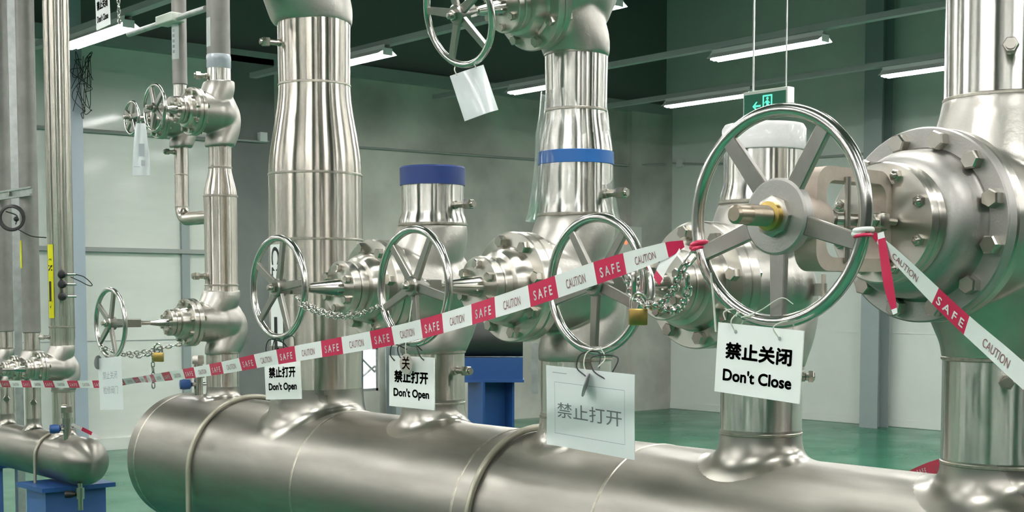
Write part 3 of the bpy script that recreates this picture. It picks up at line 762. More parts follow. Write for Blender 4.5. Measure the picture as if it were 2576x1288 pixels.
# bypass pipe with an elbow into the riser
BP = thing('bypass_pipe', 'thin bypass pipe with elbow beside the leftmost riser', 'pipe', (HX, 5.16, 1.87))
el = [(0, 0, 0.32), (0, 0, 0.05)] + [(0, -0.05 + 0.05 * math.cos(a), -0.05 * math.sin(a) + 0.05) for a in [PI / 2 * k / 8 for k in range(1, 9)]] + [(0, -0.28, 0.0)]
b = nb(); tube(b, el, 0.027, 24); obj('pipe', b, 'pipe_warm', BP)
b = nb(); weld(b, 0.027, 0.05, 0.003); weld(b, 0.027, 0.29, 0.003); weld(b, 0.027, 0.18, 0.003); obj('weld_seam', b, 'seam', BP)
nipple(BP, math.radians(170), 0.027, 0.27, 0.045, 0.008)
BU = thing('bypass_pipe', 'grey upper bypass pipe with white label at top left', 'pipe', (HX, 5.16, 2.35))
b = nb(); lathe(b, [(-0.02, 0.027), (0.065, 0.027)], seg=32); obj('pipe', b, 'pipe', BU)
b = nb(); lathe(b, [(0.06, 0.0285), (0.065, 0.0305), (0.07, 0.0295), (0.9, 0.0295)], seg=32); obj('grey_section', b, 'pipe_dull', BU)
b = nb(); cyl_patch(b, 0.0302, math.radians(160), math.radians(240), 0.16, 0.30); lb = obj('label', b, 'paper', BU)
b = nb(); f5 = lambda u, v: Vector((0.0308 * math.cos(math.radians(195) + v / 0.0308), 0.0308 * math.sin(math.radians(195) + v / 0.0308), 0.23 - u))
for k in range(5): rect(b, -0.05 + k * 0.021, -0.006, -0.038 + k * 0.021, 0.006, f5)
obj('faded_print', b, 'ink_pale', lb, smooth=False)
t = thing('clamp_bar', 'steel clamp bar tying the two grey upper pipes', 'clamp', (HX - 0.035, 5.0, 2.665))
b = nb(); tube(b, [(0.0, 0.55, 0), (0, -0.13, 0.0)], 0.012, 12); obj('bar', b, 'galv', t)
b = nb(); box(b, (0.0, 0.17, 0.004), (0.06, 0.14, 0.036), bev=0.004); obj('bracket', b, 'exit_frame', t, smooth=False)

# drain valve with blue handle on the header's left end
def small_valve(label, loc, m='blue_paint', h=0.13):
    t = thing('drain_valve', label, 'valve', loc)
    b = nb(); lathe(b, [(-0.01, 0.018), (h * 0.45, 0.018), (h * 0.45, 0.024), (h * 0.62, 0.024), (h * 0.62, 0.018), (h * 0.8, 0.018)], seg=20)
    hexa(b, (0, 0, h * 0.78), (0, 0, 1), 0.026, h * 0.2, n=6); obj('body', b, 'bolt', t)
    b = nb(); lathe(b, [(0.0, 0.008), (0.06, 0.008), (0.06, 0)], (0.03, 0, h * 0.3), (-1, 0, 0), 12); obj('stem', b, 'chrome', t)
    b = nb(); lathe(b, [(0.0, 0.010), (0.006, 0.019), (0.03, 0.021), (0.045, 0.018), (0.048, 0)], (-0.025, 0.012, h * 0.3), (-1, 0.35, 0), 20); obj('handle', b, m, t)
    return t
small_valve('small drain valve with blue handle on the header left end', (2.62, 5.0, 1.155), h=0.17)

# ---------------------------------------------------------------- second, smaller header and its pipes at far left
X2, Z2, R2 = 2.50, 0.828, 0.107
t = thing('header_pipe', 'smaller header pipe with round end cap at lower left', 'pipe', (X2, 6.0, Z2))
b = nb(); lathe(b, [(5.85 - 6, R2), (8.2 - 6, R2), (8.2 - 6, 0)], axis=(0, 1, 0), seg=64); obj('shell', b, 'header', t)
b = nb(); lathe(b, [(5.85 - 6 - 0.11 * math.sin(a), R2 * math.cos(a)) if k < 12 else (5.85 - 6.11, 0) for k, a in enumerate([PI / 2 * k / 12 for k in range(13)])], axis=(0, 1, 0), seg=64); obj('end_cap', b, 'header', t)
P3Y, P2Y, P1Y = 6.06, 6.42, 6.76
for y, r in ((P3Y, 0.05), (P2Y, 0.036), (P1Y, 0.036)):
    b = nb(); outlet_mesh(b, y, r, 0.022, Z2 + R2 + 0.05, X2, Z2, R2, 40, 8)
    for v in b.verts: v.co -= Vector((X2, 6.0, Z2))
    obj('outlet', b, 'outlet', t, angle=60)
for y, r, zs_, s, lab, m in ((P3Y, 0.05, 1.235, 0.52, 'shiny', 'pipe_warm'), (P2Y, 0.036, 1.22, 0.42, 'dull grey', 'pipe_dull'), (P1Y, 0.036, 1.22, 0.42, 'dull grey', 'pipe_dull')):
    pos = {P3Y: 'nearest the end cap', P2Y: 'second from the end cap', P1Y: 'at the left picture edge'}[y]
    globe_valve('small globe valve on the smaller header, ' + pos, (X2, y, zs_), s=s, stem=0.42, R=0.10, rim=0.008, sx=s * 0.95)
    hb = 0.2 * s
    riser('short lower pipe on the smaller header, ' + pos, X2, y, 0.98, [('pipe', [(0.98, r), (zs_ - hb + 0.005, r)])], [(zs_ - hb, r + 0.001)], 'pipe_warm', [(math.radians(250), r, 1.06, 0.035)], name='riser_pipe')
    if y == P3Y:
        P3 = riser('tall shiny pipe at left with yellow arrow label', X2, y, zs_ + hb, [('pipe', [(zs_ + hb - 0.005, 0.054), (zs_ + hb + 0.02, 0.0535), (zs_ + hb + 0.03, 0.056), (3.6, 0.057)])], [(1.42, 0.056)], 'pipe_warm')
        b = nb(); cyl_patch(b, 0.0575, math.radians(176), math.radians(214), 1.46 - zs_ - hb, 1.79 - zs_ - hb); lb = obj('label', b, 'yellow', P3)
        z0_ = zs_ + hb; rr = 0.0581; ac = math.radians(197)
        fn_up = lambda zc: (lambda u, v: Vector((rr * math.cos(ac - v / rr), rr * math.sin(ac - v / rr), zc + u)))
        b = nb(); text_bm(b, 'N', 0.036, fn_up(1.685 - z0_), bold=0.0016, sub=1); text_bm(b, '2', 0.024, fn_up(1.722 - z0_), bold=0.0005, sub=1)
        f3 = lambda u, v: Vector((rr * math.cos(ac + (v - 0.004) / rr), rr * math.sin(ac + (v - 0.004) / rr), 1.56 - z0_ - u))
        rect(b, -0.065, -0.008, 0.025, 0.008, f3); poly(b, [(0.02, -0.016), (0.058, 0.0), (0.02, 0.016)], f3)
        obj('lettering', b, 'ink', lb, smooth=False)
        nipple(P3, math.radians(150), 0.054, 0.035, 0.05, 0.008)
    else:
        pp = riser('tall dull grey pipe at left, ' + pos, X2, y, zs_ + hb, [('pipe', [(zs_ + hb - 0.005, r + 0.001), (1.40, r + 0.001)])], [(zs_ + hb, r + 0.001)], 'pipe_warm')
        b = nb(); lathe(b, [(1.385 - zs_ - hb, r), (1.39 - zs_ - hb, r + 0.006), (3.6 - zs_ - hb, r + 0.007)], seg=40); obj('grey_section', b, 'pipe_dull', pp)
        if y == P2Y:
            b = nb(); cyl_patch(b, r + 0.0078, math.radians(150), math.radians(195), 1.69 - zs_ - hb, 1.82 - zs_ - hb); obj('label', b, 'yellow', pp)
b = nb(); box(b, (2.62, 6.92, 1.8), (0.04, 0.04, 3.6)); simple('support_post', 'pale slim square post between the two dull grey pipes', 'post', b, 'galv', smooth=False)
t = thing('pipe_clamp', 'galvanised clamp band across the dull grey pipes', 'clamp', (X2, 6.55, 2.045))
b = nb(); box(b, (-0.05, 0.1, 0.012), (0.012, 0.78, 0.008)); box(b, (-0.05, 0.1, -0.022), (0.012, 0.78, 0.008)); box(b, (-0.045, 0.1, -0.005), (0.006, 0.78, 0.04)); obj('band', b, 'galv', t, smooth=False)
b = nb(); hexa(b, (-0.05, -0.04, -0.005), (-1, 0, 0), 0.012, 0.012); obj('bolt', b, 'bolt', t)
t = thing('cable_coil', 'coiled black cable hung on the dull grey pipes', 'cable', (2.40, 6.37, 1.92))
b = nb()
for k in range(5):
    R_ = 0.05 + 0.0022 * k
    nn = Vector((-0.62, -0.75, 0.05 * (k - 2))).normalized()
    torus(b, (0, 0, 0), nn, R_, 0.0042, 40, 8)
obj('coil', b, 'wire', t)
b = nb(); tube(b, catmull([(-0.02, 0.02, 0.03), (0.02, -0.01, 0.01), (0.01, -0.02, -0.03)], 8), 0.003, 6); tube(b, catmull([(0.01, -0.03, -0.05), (0.05, -0.10, -0.085), (0.08, -0.2, -0.095)], 8), 0.0025, 6)
ball(b, (0.015, -0.015, -0.005), 0.012); obj('loose_end', b, 'wire', t)
nv = 'black knobbed needle valve on the shiny left pipe, '
for z, dy, pos in ((1.656, 0.02, 'topmost with a cable loop'), (1.612, 0.0, 'middle of three'), (1.558, 0.0, 'lowest of three')):
    t = thing('needle_valve', nv + pos, 'valve', (X2, P3Y, z))
    d = Vector((-0.25, -1.0, 0)).normalized(); e = Vector((0.76, -0.65, 0))
    b = nb(); lathe(b, [(0.045, 0.008), (0.10, 0.008)], (0, 0, 0), d, 12); lathe(b, [(0, 0.007), (0.055, 0.006), (0.055, 0)], d * 0.085, e, 12); obj('body', b, 'chrome', t)
    b = nb(); lathe(b, [(0.0, 0.009), (0.004, 0.018), (0.02, 0.019), (0.026, 0.014), (0.028, 0)], d * 0.09 + e * -0.004, (-e * 0.5 + d).normalized(), 20); obj('knob', b, 'black', t)
    if 'top' in pos:
        b = nb(); q = d * 0.085; tube(b, catmull([q + e * 0.05, q + e * 0.09 + V(0, 0, -0.012), q + e * 0.125 + V(0, 0, -0.045), q + e * 0.11 + V(0, 0, -0.05), q + e * 0.07 + V(0, 0, -0.03), q + e * 0.03 + V(0, 0, -0.012)], 8), 0.0022, 6); obj('cable_loop', b, 'wire', t)
small_valve('small drain valve with blue handle beside the smaller header end', (2.46, 5.93, 0.925), h=0.15)
t = thing('pipe_strap', 'thin bar strap around the smaller header', 'strap', (X2, 6.12, 0.0))
b = nb(); r2 = R2 + 0.008
tube(b, [(-r2, 0, 0.66)] + [(r2 * math.cos(a), 0, Z2 + r2 * math.sin(a)) for a in [PI - PI * k / 30 for k in range(31)]] + [(r2, 0, 0.66)], 0.007, 10); obj('bar', b, 'strap', t)
t = thing('support_stand', 'blue painted support stand under the smaller header', 'support', (X2, 6.0, 0))
b = nb(); box(b, (0, 0.05, 0.705), (0.34, 0.30, 0.02)); obj('top_plate', b, 'blue_paint', t, smooth=False)
b = nb(); box(b, (0, 0.05, 0.35), (0.28, 0.22, 0.69)); obj('pedestal', b, 'blue_pale', t, smooth=False)
t = thing('support_stand', 'blue support stand at the lower left picture corner', 'support', (X2 - 0.1, 7.0, 0))
b = nb(); box(b, (0, 0.05, 0.705), (0.34, 0.30, 0.02)); obj('top_plate', b, 'blue_paint', t, smooth=False)
b = nb(); box(b, (0, 0.05, 0.35), (0.28, 0.22, 0.69)); obj('pedestal', b, 'blue_pale', t, smooth=False)
t = thing('drain_valve', 'small drain valve with black knob under the smaller header', 'valve', (2.46, 5.80, 0.62))
b = nb(); lathe(b, [(0, 0.012), (0.05, 0.012), (0.05, 0.018), (0.10, 0.018), (0.10, 0.010), (0.12, 0.010)], seg=16); obj('body', b, 'bolt', t)
b = nb(); lathe(b, [(0.0, 0.008), (0.02, 0.016), (0.045, 0.017), (0.05, 0)], (-0.015, 0.012, 0.07), (-0.76, 0.65, 0), 16); obj('knob', b, 'black', t)

# ---------------------------------------------------------------- blue pipe support and pipe behind the header
t = thing('pipe_support', 'blue steel T shaped pipe support behind the header', 'support', (4.14, 5.0, 0))
d = Vector((0.76, -0.65, 0)); rz = Matrix.Rotation(math.radians(-40.5), 3, 'Z')
b = nb(); box(b, (0.0, 0, 1.22), (0.30, 0.14, 0.105), rz); box(b, (0, 0, 1.164), (0.31, 0.17, 0.012), rz); obj('beam', b, 'blue_paint', t, smooth=False)
b = nb(); hs = 0.155
rz2 = Matrix.Rotation(math.radians(-12), 3, 'Z')
box(b, rz2 @ V(-hs / 2, 0, 0.58), (0.012, hs, 1.16), rz2); box(b, rz2 @ V(hs / 2, 0, 0.58), (0.012, hs, 1.16), rz2); box(b, (0, 0, 0.58), (hs, 0.010, 1.16), rz2)
obj('post', b, 'blue_paint', t, smooth=False)
b = nb(); box(b, (0.157, -0.134, 1.22), (0.03, 0.02, 0.24), rz); box(b, (0.18, -0.155, 1.23), (0.014, 0.02, 0.28), rz); obj('channel', b, 'galv', t, smooth=False)
t = thing('return_pipe', 'dark horizontal pipe lying on the blue support', 'pipe', (4.14, 5.0, 1.366))
b = nb(); lathe(b, [(-0.17, 0), (-0.17, 0.09), (0.15, 0.09), (0.15, 0)], (0, 0, 0), (0.76, -0.65, 0), seg=40); obj('pipe', b, 'pipe_dark', t)

# ---------------------------------------------------------------- signs and notices
def quad_frame(TL, TR, BR, BL):
    TL, TR, BR, BL = map(Vector, (TL, TR, BR, BL))
    c = (TL + TR + BR + BL) / 4
    u = ((TR - TL) + (BR - BL)); W = u.length / 2; u.normalize()
    vv = ((TL - BL) + (TR - BR)); H = vv.length / 2
    n = u.cross(vv).normalized(); vv = n.cross(u).normalized()
    return c, u, vv, n, W, H

def wire_loop(parent, pts, r=0.0016, m='wire', name='wire_tie'):
    b = nb(); tube(b, catmull(pts, 8), r, 6); return obj(name, b, m, parent)

def sign(label, corners, lines, name='warning_sign', m='white', ink='ink', thick=0.003, ties=(), bend=None, holes=(), frame=None, tie_m='wire', tie_r=0.0016):
    c, u, v, n, W, H = quad_frame(*corners)
    t = thing(name, label, 'sign', c)
    R = Matrix((u, v, n)).transposed()
    bf = bend or (lambda x, y: 0.0)
    def fn(off): return lambda x, y: R @ Vector((x, y, bf(x, y) + off))
    b = nb(); nx, ny = 12, 10
    g = [[[b.verts.new(fn(o)(W * (i / nx - 0.5), H * (j / ny - 0.5))) for i in range(nx + 1)] for j in range(ny + 1)] for o in (0, -thick)]
    for s_ in (0, 1):
        for j in range(ny):
            for i in range(nx): b.faces.new((g[s_][j][i], g[s_][j][i + 1], g[s_][j + 1][i + 1], g[s_][j + 1][i]))
    for i in range(nx):
        for j in (0, ny): b.faces.new((g[0][j][i], g[0][j][i + 1], g[1][j][i + 1], g[1][j][i]))
    for j in range(ny):
        for i in (0, nx): b.faces.new((g[0][j][i], g[0][j + 1][i], g[1][j + 1][i], g[1][j][i]))
    plate = obj('plate' if m == 'white' else 'sheet', b, m, t)
    f1 = fn(0.0006)
    if lines:
        b = nb()
        for body, cy, size, width, bold in lines:
            text_bm(b, body, size * H, lambda x, y, cy=cy: f1(x, y + cy * H), bold=bold * H, width=width * W, height=size * H, sub=1)
            obj('lettering', b, ink, plate, smooth=False); b = nb()
        b.free()
    if frame:
        b = nb(); fx, y0, y1, tk = frame; fx *= W; y0 *= H; y1 *= H; N = 14
        for k in range(N):
            xa = -fx + 2 * fx * k / N; xb = -fx + 2 * fx * (k + 1) / N
            for yy in (y0, y1): rect(b, xa, yy, xb, yy + tk, f1)
            ya = y0 + (y1 - y0) * k / N; yb = y0 + (y1 - y0) * (k + 1) / N
            for xx in (-fx, fx): rect(b, xx, ya, xx + tk, yb, f1)
        rect(b, -0.42 * W, 0.415 * H, -0.25 * W, 0.425 * H, f1)
        obj('printed_border', b, 'ink_pale', plate, smooth=False)
    for hx_, hy_ in holes:
        b = nb(); poly(b, [(hx_ * W + 0.0035 * math.cos(a * PI / 6), hy_ * H + 0.0035 * math.sin(a * PI / 6)) for a in range(12)], f1); obj('hole', b, 'ink_pale', plate, smooth=False)
    for pts in ties: wire_loop(t, [R @ Vector((x * W, y * H, z)) for x, y, z in pts], tie_r, tie_m)
    return t

CLOSE = [('禁止关闭', 0.115, 0.225, 0.77, 0.010), ("Don't Close", -0.235, 0.165, 0.80, 0.008)]
OPEN = [('禁止打开', 0.10, 0.225, 0.74, 0.010), ("Don't Open", -0.235, 0.20, 0.78, 0.008)]
sign('white Dont Close sign hanging from the big handwheel', [(1.864, 1.624, 1.507), (1.864, 1.438, 1.496), (1.864, 1.436, 1.372), (1.864, 1.623, 1.385)], CLOSE,
     holes=[(-0.28, 0.39), (0.24, 0.36)], ties=[[(-0.28, 0.39, 0.002), (-0.29, 0.55, 0.012), (-0.33, 0.66, -0.02), (-0.36, 0.52, -0.035), (-0.30, 0.42, -0.006)], [(0.24, 0.36, 0.002), (0.22, 0.52, 0.014), (0.24, 0.60, -0.02), (0.26, 0.45, -0.03), (0.25, 0.38, -0.006)],
            [(-0.36, 0.55, 0.012), (-0.40, 0.66, 0.008), (-0.38, 0.70, -0.02), (-0.33, 0.60, -0.01)]], tie_m='string', tie_r=0.0012)
# string web inside the big wheel
t = tag(wire_loop(None, [(1.876, 1.578, 1.516), (1.88, 1.54, 1.528), (1.875, 1.49, 1.55), (1.883, 1.47, 1.54)], 0.001, 'string', 'string'), 'thin pale string tied across the bottom of the big handwheel', 'string')
sign('white Dont Open sign under the handwheel with the round red lettered tag', [(2.055, 2.893, 1.403), (2.055, 2.701, 1.404), (2.055, 2.703, 1.273), (2.055, 2.892, 1.274)], OPEN,
     ties=[[(-0.36, 0.40, 0.002), (-0.42, 0.52, 0.006), (-0.40, 0.72, 0.0), (-0.30, 0.62, -0.03)], [(-0.06, 0.40, 0.003), (-0.2, 0.5, 0.008), (-0.24, 0.7, 0.004), (-0.1, 0.72, -0.03)], [(0.1, 0.62, -0.02), (0.16, 0.72, 0.006), (0.26, 0.52, 0.008), (0.3, 0.44, 0.002)]])
sign('white Dont Open sign partly behind the tape under the left handwheel', [(2.058, 3.507, 1.385), (2.058, 3.318, 1.394), (2.058, 3.334, 1.270), (2.058, 3.533, 1.253)], OPEN,
     ties=[[(-0.3, 0.42, 0.002), (-0.38, 0.62, 0.006), (-0.26, 0.84, 0.004), (-0.12, 0.7, -0.03), (-0.16, 0.46, 0.002)], [(-0.12, 0.42, 0.002), (-0.18, 0.62, 0.006), (-0.08, 0.86, 0.004), (0.05, 0.62, -0.02)], [(0.1, 0.5, 0.002), (0.12, 0.82, 0.004), (0.36, 0.86, 0.0), (0.4, 0.55, 0.002)]])
sign('laminated paper notice with faint grey Chinese characters hanging at centre right', [(2.035, 2.284, 1.404), (2.035, 1.986, 1.391), (2.035, 1.978, 1.219), (2.035, 2.271, 1.222)],
     [('禁止打开', -0.04, 0.19, 0.74, 0.0)], 'paper_notice', 'paper', 'ink_grey', 0.0012, bend=lambda x, y: 0.010 * math.sin(6 * x) + 0.006 * math.sin(9 * y + 5 * x), frame=(0.40, -0.34, 0.30, 0.0009),
     ties=[[(-0.02, 0.42, 0.006), (-0.10, 0.52, 0.01), (-0.09, 0.68, 0.0), (-0.01, 0.70, -0.03), (0.03, 0.52, -0.02)], [(0.2, 0.40, 0.006), (0.08, 0.5, 0.012), (0.04, 0.66, 0.004), (0.18, 0.66, -0.03), (0.22, 0.44, 0.002)]])
sign('pale paper notice hanging under the leftmost handwheel', [(2.15, 4.865, 1.322), (2.15, 4.652, 1.341), (2.15, 4.690, 1.151), (2.15, 4.915, 1.138)],
     [('禁止关闭', 0.16, 0.15, 0.62, 0.0), ('检修阀门', -0.12, 0.15, 0.62, 0.0)], 'paper_notice', 'paper', 'ink_pale', 0.001, bend=lambda x, y: 0.006 * math.sin(8 * x))
sign('white Dont Close sign hanging at the top left above the lamp', [(2.42, 5.455, 2.80), (2.42, 5.325, 2.80), (2.42, 5.330, 2.652), (2.42, 5.458, 2.640)], CLOSE)
# glossy blank bag on the top valve's wheel
sign('blank glossy white plastic sleeve hanging from the top centre handwheel', [(2.209, 2.826, 2.123), (2.28, 2.767, 2.150), (2.289, 2.75, 2.032), (2.226, 2.801, 2.002)], [], 'plastic_sleeve', 'film', bend=lambda x, y: 0.010 * math.sin(40 * x + 1.0) * (0.4 - y * 3),
     ties=[[(-0.3, 0.46, 0.002), (-0.32, 0.58, 0.0), (-0.28, 0.66, -0.01)], [(0.28, 0.46, 0.002), (0.25, 0.6, 0.0), (0.2, 0.66, -0.01)]], tie_m='string')
# gathered plastic bag on the small upper wheels
t = thing('plastic_bag', 'pale gathered plastic bag with paper tied to the upper left wheels', 'bag', (2.28, 4.77, 2.00))
b = nb(); nz = 12; nseg = 24; rings = []
for j in range(nz + 1):
    f = j / nz; hwid = 0.034 * (1 - 0.45 * f ** 1.5) if f < 0.93 else 0.018
    ring = []
    for k in range(nseg):
        a = 2 * PI * k / nseg
        q = Vector((0.76, -0.65, 0)) * hwid * math.cos(a) + Vector((-0.65, -0.76, 0)) * (0.008 + 0.004 * math.sin(5 * a + 4 * f)) * math.sin(a)
        ring.append(b.verts.new(q + Vector((0, 0, 0.19 * f))))
    rings.append(ring)
for a_, c_ in zip(rings, rings[1:]):
    for k in range(nseg): b.faces.new((a_[k], a_[(k + 1) % nseg], c_[(k + 1) % nseg], c_[k]))
b.faces.new(rings[0]); b.faces.new(rings[-1])
obj('bag', b, 'film', t, angle=60)
b = nb(); fb = lambda u, v: Vector((0.76, -0.65, 0)) * u + Vector((-0.65, -0.76, 0)) * 0.0135 + Vector((0, 0, v))
tube(b, [(0.0, 0, 0.185), (0.05, 0.04, 0.185), (0.085, 0.068, 0.18)], 0.003, 6); obj('string', b, 'string', t); b = nb()
rect(b, -0.004, 0.07, 0.016, 0.115, fb); rect(b, 0.004, 0.035, 0.018, 0.055, fb); rect(b, -0.024, 0.03, 0.0, 0.032, fb); obj('faded_print', b, 'ink_pale', t, smooth=False)

# tags
t = thing('valve_tag', 'round tag with a red Chinese character over the Dont Open sign', 'tag', (2.04, 2.797, 1.385))
b = nb(); lathe(b, [(-0.001, 0), (-0.001, 0.026), (0.001, 0.026), (0.001, 0)], axis=(-1, 0, 0), seg=32); dk = obj('disc', b, 'tag', t)
b = nb(); text_bm(b, '关', 0.036, lambda u, v: Vector((-0.0016, -u, v)), bold=0.0004, sub=1); obj('lettering', b, 'ink_red', dk, smooth=False)
wire_loop(t, [(-0.001, 0.0, 0.024), (-0.003, -0.002, 0.05), (0.006, -0.006, 0.11), (0.012, -0.01, 0.16)], 0.0014, 'string', 'string')
t = thing('valve_tag', 'steel tag seen nearly edge on over the paper notice', 'tag', (2.015, 2.118, 1.366), (0, 0.12, 0))
dv = (0.62, -0.76, -0.2)
b = nb(); lathe(b, [(-0.001, 0), (-0.001, 0.026), (0.001, 0.026), (0.001, 0)], axis=dv, seg=32); obj('disc', b, 'tag_dark', t)
wire_loop(t, [(0, 0, 0.024), (0.0, 0.012, 0.045), (0.01, 0.015, 0.07), (0.03, 0.0, 0.082), (0.03, -0.02, 0.06), (0.01, -0.022, 0.04)], 0.0014, 'string', 'wire_ring')
t = thing('valve_tag', 'dark oval tag hanging from the leftmost handwheel', 'tag', (2.15, 4.885, 1.312))
b = nb(); lathe(b, [(-0.001, 0), (-0.001, 0.026), (0.001, 0.026), (0.001, 0)], axis=(0.55, -0.83, 0), seg=32); obj('disc', b, 'tag_dark', t)
wire_loop(t, [(0, 0, 0.024), (0.01, 0.004, 0.04), (0.025, 0.0, 0.05)], 0.0014, 'string', 'wire_ring')

# ---------------------------------------------------------------- chains and padlocks
def chain(label, strands, L=0.026, r=0.0026, wd=0.009):
    t = None; b = nb()
    for pts in strands:
        P = catmull(pts, 24); acc = 0.0; last = P[0]; k = 0; marks = [P[0]]
        for q in P[1:]:
            acc += (q - last).length; last = q
            if acc >= L * 0.72: marks.append(q); acc = 0
        for k, (p, q) in enumerate(zip(marks, marks[1:])):
            d = (q - p).normalized(); c = (p + q) / 2
            side = d.cross(Vector((0, 0, 1)));
            side = side.normalized() if side.length > 0.05 else Vector((1, 0, 0))
            if k % 2: side = d.cross(side).normalized()
            hl = L / 2 - wd; pl = []
            for a in range(7): al = -PI / 2 + PI * a / 6; pl.append(c + d * (hl + wd * math.cos(al) * 0.9) + side * wd * math.sin(al) * 0.75)
            for a in range(7): al = PI / 2 + PI * a / 6; pl.append(c + d * (-hl + wd * math.cos(al) * 0.9) + side * wd * math.sin(al) * 0.75)
            tube(b, pl, r, 6, closed=True)
    return tag(obj('chain', b, 'chrome'), label, 'chain')
chain('doubled steel chain joining the two middle handwheels', [[(2.075, 3.375, 1.555), (2.08, 3.29, 1.525), (2.075, 3.16, 1.506), (2.07, 3.03, 1.512), (2.055, 2.935, 1.53)], [(2.068, 3.34, 1.53), (2.07, 3.25, 1.51), (2.065, 3.12, 1.498), (2.062, 3.02, 1.508)]], L=0.024, r=0.0024, wd=0.0074)
chain('heavy steel chain draped between the big handwheel and the one left of it', [[(2.075, 2.06, 1.60), (2.052, 2.016, 1.557), (2.001, 1.913, 1.534), (1.936, 1.799, 1.558), (1.866, 1.71, 1.60), (1.872, 1.685, 1.63)], [(2.04, 2.0, 1.55), (1.965, 1.825, 1.526), (1.875, 1.705, 1.555), (1.858, 1.69, 1.61)]], L=0.03, r=0.0028, wd=0.0088)
chain('small steel chain on the leftmost handwheel', [[(2.165, 4.90, 1.37), (2.2, 4.82, 1.35), (2.24, 4.72, 1.352), (2.28, 4.62, 1.37), (2.33, 4.56, 1.385)], [(2.19, 4.8, 1.345), (2.23, 4.70, 1.338), (2.28, 4.62, 1.365)], [(2.25, 4.635, 1.355), (2.25, 4.64, 1.30), (2.25, 4.638, 1.225)]], L=0.024, r=0.0024, wd=0.0074)
def padlock(label, loc, s=1.0, rz_=-0.7):
    t = thing('padlock', label, 'padlock', loc, (0, 0, rz_))
    b = nb(); box(b, (0, 0, 0), (0.038 * s, 0.016 * s, 0.034 * s), bev=0.003 * s); obj('body', b, 'brass', t)
    b = nb(); h = 0.014 * s
    tube(b, [(-h, 0, 0.012 * s), (-h, 0, 0.034 * s)] + [(h * math.cos(a), 0, 0.034 * s + h * math.sin(a)) for a in [PI - PI * k / 10 for k in range(1, 10)]] + [(h, 0, 0.034 * s), (h, 0, 0.012 * s)], 0.0036 * s, 10); obj('shackle', b, 'chrome', t)
padlock('brass padlock on the small chain at the leftmost wheel', (2.25, 4.595, 1.338))
padlock('brass padlock under the heavy chain beside the big wheel', (2.005, 1.955, 1.512))
b = nb(); tube(b, catmull([(2.03, 1.99, 1.545), (2.025, 1.985, 1.60), (2.05, 2.0, 1.635), (2.07, 1.985, 1.60), (2.05, 1.96, 1.55), (2.03, 1.965, 1.54)], 8), 0.0065, 10)
simple('shackle', 'thick chrome shackle through the heavy chain', 'shackle', b, 'chrome')
b = nb(); tube(b, catmull([(1.866, 1.64, 1.595), (1.87, 1.637, 1.55), (1.872, 1.632, 1.49)], 6), 0.0022, 6)
simple('cord', 'pale cord hanging below the chain at the left of the big wheel', 'cord', b, 'string')

